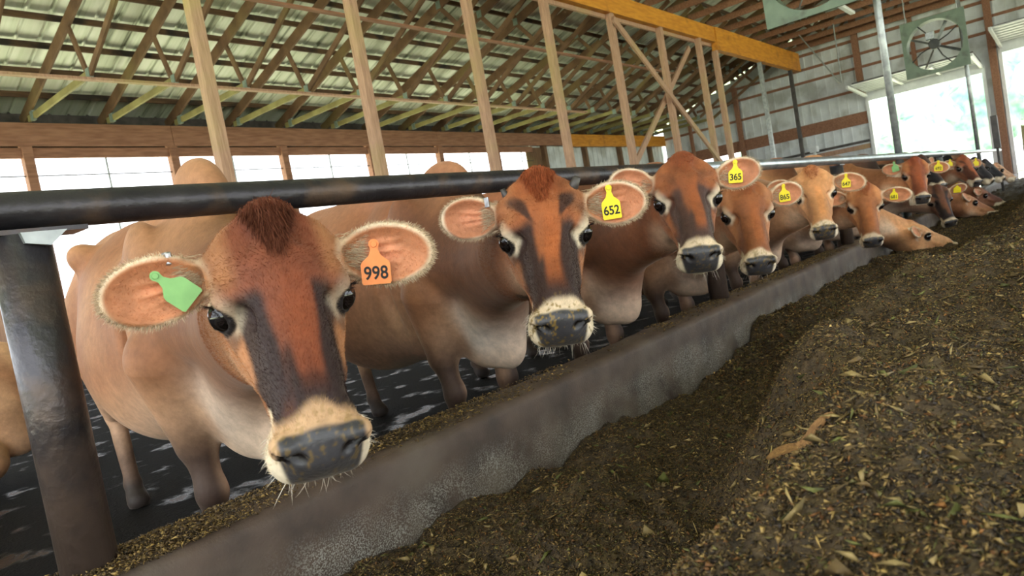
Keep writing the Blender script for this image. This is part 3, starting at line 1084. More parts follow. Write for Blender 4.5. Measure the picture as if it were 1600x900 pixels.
    chain([BP((0, -.20, .62)), W(.05, .22 - .04 * head_drop), jaw], [.09 * bs, .055, .038], 6, .10)
    # ---- head (units scaled by HS)
    hE = lambda c, r, k=.03, R=np.eye(3), mode='add': F.ell(HP(c), np.array(r) * HS, k, Rh @ R, mode)
    hK = lambda a, b, ra, rb, k=.03, flat=None: F.cone(HP(a), HP(b), ra * HS, rb * HS, k, 'add', flat)
    hx = Rh @ np.array([1, 0, 0]); hz = Rh @ np.array([0, 0, 1])
    hE((0, .045, -.050), (.090, .112, .080), .03)
    for s in (-1, 1):
        hE((s * .048, .082, -.028), (.046, .050, .046), .03)
    hE((0, .100, -.010), (.052, .045, .045), .04)
    hE((0, .128, .012), (.030, .024, .026), .03)
    hK((0, .02, -.045), (0, -.20, -.036), .066, .043, .04, (hz, .95))
    hE((0, -.12, -.070), (.058, .13, .055), .03)
    for s in (-1, 1):
        hE((s * .073, .010, -.034), (.029, .042, .029), .018, rz(s * .25))
        hE((s * .046, .005, -.120), (.040, .085, .072), .035)
        hK((s * .040, .035, -.165), (s * .022, -.20, -.112), .034, .024, .035)
        hK((s * .070, -.01, -.092), (s * .050, -.13, -.072), .016, .012, .03)       # facial crest
        hE((s * .075, .065, -.04), (.03, .03, .03), .03)
    for s in (-1, 1):
        hE((s * .088, -.105, -.030), (.026, .075, .034), .035, rz(-s * .12), 'cut')
        hE((s * .060, -.048, -.024), (.014, .022, .012), .02, mode='cut')
        hE((s * .052, .075, .030), (.020, .030, .010), .03, mode='cut')
    hE((0, -.240, -.060), (.058, .047, .047), .03)
    for s in (-1, 1):
        hE((s * .036, -.243, -.094), (.034, .040, .036), .02)
        hE((s * .046, -.264, -.036), (.021, .020, .018), .014)
    hE((0, -.262, -.072), (.047, .028, .052), .018)
    hE((0, -.218, -.132), (.042, .045, .024), .016)
    # mouth line
    F_ = sp.get('fine', .006)
    if F_ < .009:
        hE((0, -.225, -.1270), (.085, .066, .0042), .0065, mode='groove')
    for s in (-1, 1):
        # nostril: comma shaped
        Rn = rz(-s * .5) @ rx(.2)
        hE((s * .037, -.288, -.045), (.0160, .026, .0125), .004, Rn, 'cut')
        hE((s * .050, -.281, -.038), (.0115, .022, .0075), .004, Rn, 'cut')
        # eye socket and lids
        n = np.array([s * .84, -.44, .20]); n /= np.linalg.norm(n)
        ec = np.array([s * .0865, -.003, -.060])
        hE(ec + n * .005, (.0265, .0265, .0265), .006, mode='cut')
        if F_ < .0075:
            u = np.array([0, 1., 0]) - n * n[1]; u /= np.linalg.norm(u)
            v = np.cross(n, u)
            pr = None
            for q in range(13):
                a = 2 * PI * q / 12
                rad_u, rad_v = .0255, .0195
                p = ec + n * (.0115 - .006 * abs(math.cos(a))) + u * rad_u * math.cos(a) + v * rad_v * math.sin(a)
                if pr is not None:
                    hK(pr, p, .0042, .0042, .005)
                pr = p
        # ear
        e = ear['L' if s > 0 else 'R']
        Le = np.linalg.norm(e) / HS
        d = e / np.linalg.norm(e)
        # opening faces forward/up in head space
        nn = np.array(sp.get('earn' + ('L' if s > 0 else 'R'), (0, -.75, .62)), float)
        nn -= d * (nn @ d); nn /= np.linalg.norm(nn)
        wv = np.cross(nn, d)
        Re = np.stack([d, wv, nn], 1)
        eb = np.array([s * .085, .07, -.045])
        hK(eb - d * .015, eb + d * .035, .030, .026, .02)
        ec_ = eb + d * Le * .56
        ew = sp.get('earw', .052)
        hE(ec_, (Le * .47, ew, .021), .012, Re)
        hE(ec_ + nn * .0155 + d * .002, (Le * .42, ew * .86, .0205), .006, Re, 'cut')
        hE(eb + d * Le * .30 + nn * .016, (Le * .20, ew * .42, .014), .01, Re, 'cut')
        # ridges inside the ear
        for q in (-.35, .1, .5):
            p0 = eb + d * Le * .22 + wv * q * ew * .4 - nn * .001
            p1 = eb + d * Le * .70 + wv * q * ew * .9 - nn * .004
            hK(p0, p1, .004, .002, .008)
        sp['_ear' + ('L' if s > 0 else 'R')] = (eb, d, wv, nn, Le, ew)
    for rr_, x0_, x1_ in ((.044, -2, 3.97), (.041, 3.8, 30)):
        a0, a1 = max(x0_, O[0] - 1.2), min(x1_, O[0] + 1.2)
        if a1 > a0:
            F.cone(np.array([a0, RAILY, RAILZ]) - O, np.array([a1, RAILY, RAILZ]) - O, rr_, rr_, .02, 'cut')
    F.boxcut(np.array([O[0] - 2, C0 - .012, -1.2]) - O, np.array([O[0] + 2, C1 + .012, CT + .012]) - O)
    for px, py in ((.51, .005), (3.93, .005), (6.9, .005), (10.42, .105), (13.0, .005), (20.07, .14)):
        if abs(px - O[0]) < 1.2:
            F.cone(np.array([px, RAILY + py, FLOOR - .1]) - O, np.array([px, RAILY + py, .6]) - O, .062, .062, .01, 'cut')
    F.boxcut(np.array([O[0] - 3, O[1] - 3, FLOOR - .3]) - O, np.array([O[0] + 3, O[1] + 3, FLOOR + .0]) - O, 0)
    if sp.get('wrinkle'):
        pass
    V, Q = F.mesh()
    # ---- coat colours
    H = ((V + O - t_h) @ Rh) / HS              # head coordinates of every vertex
    Bc = (V @ Rb) / bs
    x, y, z = H[:, 0], H[:, 1], H[:, 2]
    axx = np.abs(x)
    n1 = vnoise(V, 7, sp['seed']); n2 = vnoise(V, 22, sp['seed'] + 1); n3 = vnoise(V, 60, sp['seed'] + 2)
    L3 = lambda c: np.array(lin(c))
    base = L3(sp.get('base', (196, 138, 96)))
    dark = L3(sp.get('dark', (134, 82, 52)))
    head = L3(sp.get('head', (170, 94, 52)))
    black = L3(sp.get('black', (27, 22, 24)))
    cream = L3((232, 214, 184))
    white = L3((238, 230, 216))
    col = np.tile(base, (len(V), 1))
    mix = lambda c, k_: col + (c - col) * np.clip(k_, 0, 1)[:, None]
    bx_, by_, bz_ = Bc[:, 0], Bc[:, 1], Bc[:, 2]
    # body shading of the coat itself: darker shoulder/neck, pale belly and inner legs, dark feet
    col = mix(dark, sstep(-.3, .6, n1 + .25 * n2) * .7 * sp.get('patch', 1))
    col = mix(dark * .50, sstep(.50, .15, np.abs(by_ + .25)) * sstep(.70, .95, bz_ + .06 * n1) * sstep(1.34, 1.15, bz_) * .75 * sp.get('neckdark', 1) * (1 + .5 * n1))
    col = mix(L3((216, 176, 142)), sstep(.80, .56, bz_ + .05 * n1) * sstep(.34, .15, np.abs(bx_)) * sstep(-.5, -.1, by_) * .75)
    col = mix(white, sstep(.30, .0, np.abs(by_ + .22)) * sstep(.86, .58, bz_ + .04 * n2) * sstep(.28, .10, np.abs(bx_)) * .8 * sp.get('chest', .4) * sstep(-.12, -.2, by_ + 0 * bz_))
    col = mix(dark * .55, sstep(-.15, -.35, by_) * sstep(.45, .75, bz_ + .10 * n1) * (.55 + .35 * n1) * sp.get('neckdark', 1))
    leg = sstep(.62, .40, bz_)
    outer = sstep(.09, .145, np.abs(bx_))
    col = mix(L3((214, 186, 158)), leg * (1 - outer) * sstep(.30, .42, bz_) * .8)
    col = mix(L3((44, 30, 25)), leg * (.05 + .9 * outer) * sstep(.15, .03, by_ - .0 + .02 * n2) * sstep(-.6, -.1, by_))
    col = mix(L3((60, 44, 36)), sstep(.40, .22, bz_ + .03 * n2) * .85)
    col = mix(L3((46, 38, 34)), sstep(.20, .08, bz_ + .03 * n2))
    col = mix(cream, sstep(.20, .12, np.hypot(bx_, by_ - 1.16)) * sstep(.62, .56, bz_) * sstep(.36, .42, bz_) * .9)
    # head region
    hm = sstep(.22, .10, y) * (np.abs(z + .06) < .25) * (axx < .35)
    inhead = sstep(.26, .12, y + .3 * np.maximum(-z - .12, 0)) * sstep(.34, .28, np.linalg.norm(H - np.array([0, -.06, -.06]), axis=1))
    top = sstep(-.12, -.03, z + .10 * sstep(0, -.25, y))
    face = inhead * sstep(.13, .08, axx)
    col = mix(head, face * (.45 + .55 * top))
    col = mix(head * np.array([.72, .55, .5]), face * sstep(.02, .11, y) * sstep(.06, .02, axx) * sstep(-.03, .01, z) * .8)
    tan_ = base * np.array([1.05, .98, .85])
    col = mix(tan_, face * sstep(.048, .078, axx + .008 * n2) * sstep(-.03, .03, y) * .65)
    col = mix(tan_, face * sstep(.050, .064, axx + .006 * n2) * sstep(-.01, -.05, y) * .75)
    cheek = inhead * sstep(-.06, -.13, z) * sstep(.09, .0, y)
    col = mix(base * np.array([1.12, 1.15, 1.2]), cheek * .75)
    col = mix(cream, inhead * sstep(-.13, -.19, z) * sstep(.06, -.02, y) * .4)
    # black mask: smudges running down both sides of the nose, streaked like hair
    mk = sp.get('mask', .8)
    ns = vnoise(H * np.array([95, 16, 60]), 1.0, sp['seed'] + 7)
    nb = vnoise(H * np.array([26, 14, 20]), 1.0, sp['seed'] + 9)
    xw = x + .010 * nb
    axw = np.abs(xw)
    band = sstep(.036, .010, np.abs(axw - (.050 + .10 * np.minimum(y + .08, 0)))) * sstep(.01, -.045, y) * sstep(-.085, -.05, z)
    low = sstep(-.09, -.17, y) * sstep(-.105, -.06, z) * .95
    mm = np.maximum(band * sstep(-.26, -.10, -y * 0 + y + .0 + .1) + 0 * band, low)
    gap = sstep(.026, .010, np.abs(xw - .010)) * sstep(-.225, -.165, y)
    mm = mm * (1 - .75 * gap)
    mm = sstep(.12, .92, mm + .26 * ns + .22 * nb + .10 * n3)
    col = mix(black * (1 + .15 * n3[:, None]), face * mm * mk * .92)
    bw = .006 + .016 * sstep(-.02, .06, y)
    brow = sstep(1.6, .3, np.abs(axx - (.040 + .46 * y) + .006 * nb) / bw) * sstep(.085, .045, y + .010 * ns) * sstep(-.045, .005, y)
    col = mix(black, face * sstep(.1, .95, brow + .30 * ns) * sp.get('brow', mk) * .85)
    col = mix(head * np.array([1.25, 1.05, .8]), face * gap * sstep(.02, -.04, y) * .45)
    col = mix(black, face * sstep(.020, .008, np.hypot(axx - .082, (y + .040) * .6)) * sstep(-.1, -.07, z) * .6 * mk)      # tear stain
    # pale rings round the eyes
    for s in (-1, 1):
        ec = np.array([s * .088, -.003, -.060])
        rr = np.linalg.norm(H - ec, axis=1)
        up_ = sstep(-.010, .012, (H - ec) @ np.array([-s * .55, .05, .8]))
        col = mix(cream, face.clip(0, 1) * sstep(.056, .036, rr) * up_ * sp.get('ring', .8))
        col = mix(cream * .8, inhead * sstep(.045, .03, rr) * (1 - up_) * sp.get('ring', .8) * .35)
        col = mix(L3((24, 18, 18)), inhead * sstep(.0375, .031, rr))
    # muzzle ring and nose pad
    edge = -.236 + .065 * sstep(-.03, -.09, z) + .004 * n2 + .006 * ns
    ring = sstep(edge + .010, edge - .008, y) * inhead
    rc = (np.array(cream) * .95) * (1 - sp.get('ringtan', .3) * sstep(-.085, -.03, z))[:, None] + L3((170, 120, 72)) * (sp.get('ringtan', .3) * sstep(-.085, -.03, z))[:, None]
    col = col + (rc - col) * ring[:, None]
    pad = sstep(-.254, -.263, y + .002 * n3 + .35 * np.maximum(axx - .045, 0)) * sstep(-.115, -.106, z) * sstep(.060, .052, axx + .25 * np.maximum(-z - .06, 0)) * inhead
    padtop = sstep(-.254, -.263, y) * sstep(-.045, -.030, z) * sstep(.054, .046, axx) * inhead
    pad = np.maximum(pad, padtop)
    col = mix(L3((62, 60, 62)) * (1 + .15 * n3[:, None]), pad)
    col = mix(L3((58, 54, 56)), inhead * sstep(-.242, -.258, y) * sstep(-.096, -.088, z) * sstep(.05, .03, axx) * .6 * (z < -.085))
    for s in (-1, 1):
        rr = np.linalg.norm((H - np.array([s * .041, -.280, -.042])) / np.array([1.3, 1.7, .9]), axis=1)
        col = mix(L3((20, 14, 14)), inhead * sstep(.0175, .0125, rr))
    # feed crumbs stuck on the muzzle
    fm = sstep(.30, .75, vnoise(V, 420, 5) + .5 * vnoise(V, 150, 6) + .3 * n2 - .1) * sstep(-.21, -.25, y) * inhead * sp.get('crumbs', .7)
    col = mix(L3((128, 102, 48)), fm * .85)
    # ears
    for s, key in ((-1, '_earR'), (1, '_earL')):
        eb, d, wv, nn, Le, ew = sp[key]
        q = H - eb
        a, b_, c_ = q @ d, q @ wv, q @ nn
        ine = sstep(.012, .03, a) * (np.abs(b_) < ew * 1.25) * (np.abs(c_) < .045) * (a < Le * 1.1)
        rad = np.hypot((a - Le * .56) / (Le * .47), b_ / ew)
        inner = ine * sstep(-.012, -.004, c_ + .0 * a) * sstep(1.0, .80, rad)
        col = mix(base * np.array([1.0, .88, .75]), ine)
        col = mix(L3((192, 128, 92)), inner * .8)
        col = mix(L3((224, 150, 112)), inner * sstep(.55, .1, rad + .15 * n2) * .75)
        col = mix(cream * .95, ine * sstep(.84, .98, rad + .04 * n3) * .85)
        col = mix(L3((150, 104, 66)), ine * sstep(.40, .15, a / Le) * .5)
    col = col * (1 + .10 * n2 + .05 * n3)[:, None]
    al = np.clip(pad * 1.0, 0, 1)
    col = np.c_[np.clip(col, 0.004, .9), al]
    root = empty('cow', tuple(O))
    np_mesh('cow_body', V, Q, M['coat'], root, col)
    # ---- eyes
    for s in (-1, 1):
        n = np.array([s * .84, -.44, .20]); n /= np.linalg.norm(n)
        ec = HP(np.array([s * .0855, -.003, -.060]) + n * .0005)
        MB().ball(tuple(ec), .0248 * HS, 24, 16).build('eye', M['eye'], root, smooth=True)
    if sp.get('horns'):
        for a_, b_, r0 in (((-.074, .082, -.012), (-.086, .100, .014), .010), ((.074, .084, -.010), (.092, .100, .022), .014)):
            MB().tube([tuple(HP(a_)), tuple(HP((np.array(a_) + b_) / 2)), tuple(HP(b_))], [r0 * 1.1, r0, r0 * .7], 10).build('horn_stub', M['dark_steel'], root, smooth=True)
    return root, dict(HP=HP, Rh=Rh, O=O, V=V, Q=Q, col=col, H=H, sp=sp)


def cow_hair(root, D, level):
    """ear fringe, chin whiskers, lashes, poll tuft; level 0..2"""
    HP, Rh, sp = D['HP'], D['Rh'], D['sp']
    r = np.random.default_rng(sp['seed'] + 50)
    cream = np.array(lin((236, 224, 204)))
    # ear fringe
    ne = (260, 700, 1500)[level]
    for key in ('_earR', '_earL'):
        P, Dr, L = [], [], []
        eb, d, wv, nn, Le, ew = sp[key]
        th = np.clip(r.normal(size=ne) * 1.1, -2.3, 2.3)
        rho = r.uniform(.90, 1.0, ne)
        pts = eb + d * (Le * .56) + np.outer(np.cos(th) * rho * Le * .465, d) + np.outer(np.sin(th) * rho * ew * .99, wv) + np.outer(r.uniform(-.002, .006, ne), nn)
        out = np.outer(np.cos(th) * .7 + .4, d) + np.outer(np.sin(th), wv) + np.outer(r.uniform(-.1, .5, ne), nn) + r.normal(size=(ne, 3)) * .2
        P.append(np.array([HP(p) for p in pts])); Dr.append(out @ Rh.T); L.append(r.uniform(.006, .013, ne))
        # inner tuft near the ear base
        m_ = ne // 2
        a = r.uniform(.06, .34, m_) * Le; b_ = np.clip(r.normal(size=m_) * .38, -.7, .7) * ew
        pts = eb + np.outer(a, d) + np.outer(b_, wv) + np.outer(np.full(m_, .004), nn)
        out = np.outer(np.full(m_, .9), d) + np.outer(b_ * 8, wv) + np.outer(r.uniform(.15, .5, m_), nn)
        P.append(np.array([HP(p) for p in pts])); Dr.append(out @ Rh.T); L.append(r.uniform(.010, .022, m_))
        P, Dr, L = np.concatenate(P), np.concatenate(Dr), np.concatenate(L)
        col = cream * r.uniform(.35, .85, (len(P), 1)) * np.array([1, .86, .70])
        strands(P, Dr, L, (.0009, .0006, .0005)[level], M['hair'], 'ear_fringe', root, col, droop=.15, seed=1)
    # whiskers
    nw = (25, 80, 170)[level]
    pts = np.stack([r.uniform(-.05, .05, nw), r.uniform(-.265, -.20, nw), r.uniform(-.140, -.115, nw)], 1)
    pts2 = np.stack([r.choice([-1, 1], nw // 2) * r.uniform(.055, .066, nw // 2), r.uniform(-.26, -.22, nw // 2), r.uniform(-.10, -.06, nw // 2)], 1)
    dr = np.concatenate([np.stack([pts[:, 0] * 6, np.full(nw, -.1), np.full(nw, -1.0)], 1), np.stack([pts2[:, 0] * 14, np.full(nw // 2, -.3), np.full(nw // 2, -.4)], 1)]) + r.normal(size=(nw + nw // 2, 3)) * .15
    pts = np.concatenate([pts, pts2])
    strands(np.array([HP(p) for p in pts]), dr @ Rh.T, np.concatenate([r.uniform(.02, .05, nw), r.uniform(.010, .026, nw // 2)]), .0006, M['hair'], 'chin_whiskers', root, cream * r.uniform(.7, 1.0, (len(pts), 1)), droop=.1, seed=2)
    # lashes
    P, Dr = [], []
    nl = (10, 30, 60)[level]
    for s in (-1, 1):
        n = np.array([s * .84, -.44, .20]); n /= np.linalg.norm(n)
        ec = np.array([s * .0865, -.003, -.060])
        u = np.array([0, 1., 0]) - n * n[1]; u /= np.linalg.norm(u)
        v = np.cross(n, u); v = v if v[2] > 0 else -v
        a = r.uniform(.3, PI - .3, nl)
        pts = ec + n * .014 + np.outer(np.cos(a) * .021, u) + np.outer(np.sin(a) * .0165, v)
        P.append(np.array([HP(p) for p in pts])); Dr.append((n * .9 + np.outer(np.cos(a) * .4, u) + np.array([0, 0, .15]) + r.normal(size=(nl, 3)) * .12) @ Rh.T)
    for q in (0, 1):
        strands(P[q], Dr[q], .018, .0006, M['hair'], 'eyelashes', root, np.array(lin((40, 30, 28))) * np.ones((nl, 1)), droop=-.1, seed=3)
    # poll tuft
    nt = (150, 1200, 3500)[level]
    V, H = D['V'], D['H']
    sel = np.nonzero((H[:, 1] > .03) & (H[:, 1] < .16) & (np.abs(H[:, 0]) < .010 + .30 * np.maximum(H[:, 1] - .03, 0)) & (H[:, 2] > -.02))[0]
    if len(sel):
        ii = r.choice(sel, nt)
        pts = V[ii] + r.normal(size=(nt, 3)) * .002
        tl = sp.get('tuft', .02)
        dirs = np.stack([H[ii, 0] * 5, np.where(H[ii, 1] > .150, -.2, -1.0), np.full(nt, .06)], 1) + r.normal(size=(nt, 3)) * .10
        tc = np.array(lin(sp.get('tuftc', (150, 78, 46))))
        strands(pts, dirs @ Rh.T, r.uniform(.5, 1.2, nt) * tl, .0007, M['hair'], 'poll_tuft', root, tc * r.uniform(.7, 1.2, (nt, 1)), droop=.1, seed=4)
    # short coat hair over the head
    if level >= 1:
        nn_ = (0, 26000, 60000)[level]
        Q = D['Q']
        c0, c1, c2, c3 = (V[Q[:, i]] for i in range(4))
        fc = (c0 + c1 + c2 + c3) / 4
        nrm = np.cross(c2 - c0, c3 - c1); ar = np.linalg.norm(nrm, axis=1); nrm /= ar[:, None] + 1e-12
        Hc = ((fc + D['O'] - np.array(sp['t'])) @ Rh) / HS
        fcol = D['col'][Q[:, 0]]
        ec_ok = np.minimum(np.linalg.norm(Hc - np.array([.088, -.003, -.06]), axis=1), np.linalg.norm(Hc - np.array([-.088, -.003, -.06]), axis=1)) > .030
        ok = (np.linalg.norm(Hc - np.array([0, -.04, -.06]), axis=1) < .36) & (fcol[:, 3] < .2) & ec_ok & (Hc[:, 1] > -.262)
        idx = np.nonzero(ok)[0]
        pr = ar[idx] / ar[idx].sum()
        ii = r.choice(idx, nn_, p=pr)
        comb = np.stack([np.sign(Hc[ii, 0]) * .15, -np.sign(-.02 - Hc[ii, 1]) * .0 - 1.0 + 0 * Hc[ii, 0], np.zeros(nn_)], 1)
        upper = Hc[ii, 1] > .0
        comb[upper, 1] = np.where(Hc[ii, 1][upper] > .05, 1.0, -.2)
        comb[~upper, 1] = 1.0
        comb = comb @ Rh.T
        N = nrm[ii]
        comb -= N * (comb * N).sum(1)[:, None]
        dr = comb + N * .42 + r.normal(size=(nn_, 3)) * .12
        uu = r.random((nn_, 2))
        pts = (c0[ii] * (1 - uu[:, :1]) + c1[ii] * uu[:, :1]) * (1 - uu[:, 1:]) + (c3[ii] * (1 - uu[:, :1]) + c2[ii] * uu[:, :1]) * uu[:, 1:] - N * .0005
        strands(pts, dr, r.uniform(.004, .009, nn_), .00035, M['hair'], 'short_coat', root, fcol[ii, :3] * r.uniform(.75, 1.35, (nn_, 1)), seg=2, seed=5)


def text_mesh(s, size, name, m, parent, mw, bold=0.0):
    cu = bpy.data.curves.new(name, 'FONT')
    cu.body = s
    cu.size = size
    cu.align_x = 'CENTER'
    cu.align_y = 'CENTER'
    cu.offset = bold
    cu.extrude = 0.0004
    tmp = bpy.data.objects.new('tmp_text', cu)
    C.objects.link(tmp)
    dg = bpy.context.evaluated_depsgraph_get()
    me = bpy.data.meshes.new_from_object(tmp.evaluated_get(dg))
    bpy.data.objects.remove(tmp)
    bpy.data.curves.remove(cu)
    me.materials.clear()
    me.materials.append(m)
    o = bpy.data.objects.new(name, me)
    C.objects.link(o)
    o.parent = parent
    o.matrix_local = mw
    return o


def ear_tag(root, O, pos, nrm, upv, w_, h_, m, text=None, name='ear_tag', tw=None):
    """flag shaped tag, pos = centre of the flag in world, nrm = facing, upv = towards the neck of the tag"""
    n = Vector(nrm).normalized(); u = Vector(upv); u = (u - n * u.dot(n)).normalized(); rr = u.cross(n).normalized()
    mw = Matrix((( *[rr.x, u.x, n.x], pos[0] - O[0]), (*[rr.y, u.y, n.y], pos[1] - O[1]), (*[rr.z, u.z, n.z], pos[2] - O[2]), (0, 0, 0, 1)))
    w2, hb = w_ / 2, h_ * .30
    out = [(-w2 * .92, -hb), (w2 * .92, -hb), (w2, -hb + .004), (w2, hb * .55), (w2 * .9, hb * .8), (w2 * .42, hb * 1.25), (w2 * .26, hb * 1.7), (w2 * .30, hb * 2.0)]
    for k in range(9):
        a = -.5 + (PI + 1.0) * k / 8
        out.append((w2 * .36 * math.cos(a), hb * 2.15 + w2 * .36 * math.sin(a)))
    out += [(-w2 * .30, hb * 2.0), (-w2 * .26, hb * 1.7), (-w2 * .42, hb * 1.25), (-w2 * .9, hb * .8), (-w2, hb * .55), (-w2, -hb + .004)]
    nn = len(out)
    vs = [(x, y, z) for z in (-.001, .001) for x, y in out]
    fs = [tuple(range(nn))[::-1], tuple(range(nn, 2 * nn))] + [(k, (k + 1) % nn, nn + (k + 1) % nn, nn + k) for k in range(nn)]
    t = link_mesh(name, vs, fs, m, root)
    t.matrix_local = mw
    b = MB().tube([(0, hb * 2.15, 0), (0, hb * 2.15, .0045)], [w2 * .24, w2 * .20], 16).build('tag_button', m, t)
    if text:
        text_mesh(text, tw or w_ * .60, 'tag_number', M['ink'], t, Matrix.Translation((0, -h_ * .045, .0012)) @ Matrix.Diagonal((1, 1.15, 1, 1)), bold=.0006)
    return t


def place_tag(root, D, side, m, text, along, across, out, tiltup, w_, h_, tw=None, towards=None):
    eb, d, wv, nn, Le, ew = D['sp']['_ear' + side]
    p = D['HP'](eb + d * (Le * along) + wv * (ew * across) + nn * out) + D['O']
    n = -p / np.linalg.norm(p) if towards is None else np.array(towards, float)
    earn = D['Rh'] @ nn
    n = n * .6 + earn * .4
    return ear_tag(root, D['O'], p, n, tiltup, w_, h_, m, text, tw=tw)


HEADS = {
 '998': dict(t=[0.708, 1.0967, 0.0181], w=[0.8153, -0.1827, -0.4635], earR=[-0.1896, -0.0343, 0.0006], earL=[0.1878, -0.0493, 0.0312]),
 '652': dict(t=[1.5431, 1.121, 0.0601], w=[0.7724, -0.315, -0.8545], earR=[-0.183, 0.0432, -0.0275], earL=[0.1895, -0.0129, 0.0059]),
 '365': dict(t=[2.533, 1.1537, 0.1077], w=[0.7031, -0.3372, -1.0072], earR=[-0.1869, 0.0283, 0.0348], earL=[0.1876, 0.0295, 0.006]),
 '865': dict(t=[3.4408, 1.2679, -0.004], w=[0.8293, -0.384, -0.9946], earL=[0.1835, 0.0429, -0.024]),
 '647': dict(t=[4.7982, 1.3295, 0.0305], w=[0.7333, -0.5012, -1.1262], earL=[0.2019, -0.0583, -0.0093]),
 '681': dict(t=[5.9031, 1.2849, -0.1378], w=[0.8993, -0.5351, -1.1083], earL=[0.2207, -0.0465, 0.0303]),
 '8': dict(t=[8.2685, 1.2914, 0.0332], w=[0.8152, -0.4618, -1.1473], earR=[-0.1915, 0.0416, -0.0104], earL=[0.196, -0.0516, 0.0221]),
 '9': dict(t=[9.6073, 1.2963, -0.3202], w=[0.8459, -0.6242, -0.9998], earL=[0.187, -0.0095, 0.0667]),
 '7': dict(earR=[-.12, .13, -.05], t=[7.6938, 1.2203, -0.533], w=[0.4671, 0.1907, 0.6787]),
 '10': dict(earR=[-.12, .13, -.05], t=[11.1402, 1.1584, -0.4717], w=[0.5172, 0.4135, 0.5536]),
 '11': dict(t=[12.0942, 1.256, 0.013], w=[0.8308, -0.3106, -0.7614], earL=[0.1843, -0.0337, -0.0314]),
 '12': dict(t=[10.42, 1.50, 0.085], yaw_h=-.5, pitch_h=.9),
 '13': dict(t=[14.1177, 1.2903, -0.0387], yaw_h=-.15, pitch_h=.95),
 '14': dict(t=[15.9, 1.2901, -0.0874], yaw_h=-.1, pitch_h=.85),
 '15': dict(earR=[-.10, .14, -.03], t=[18.1142, 1.2938, -0.1916], w=[0.7216, 0.2643, 0.4138]),
 '16': dict(earR=[-.12, .13, -.05], t=[13.15, 1.2, -0.45], yaw_h=.5, pitch_h=.6),
}
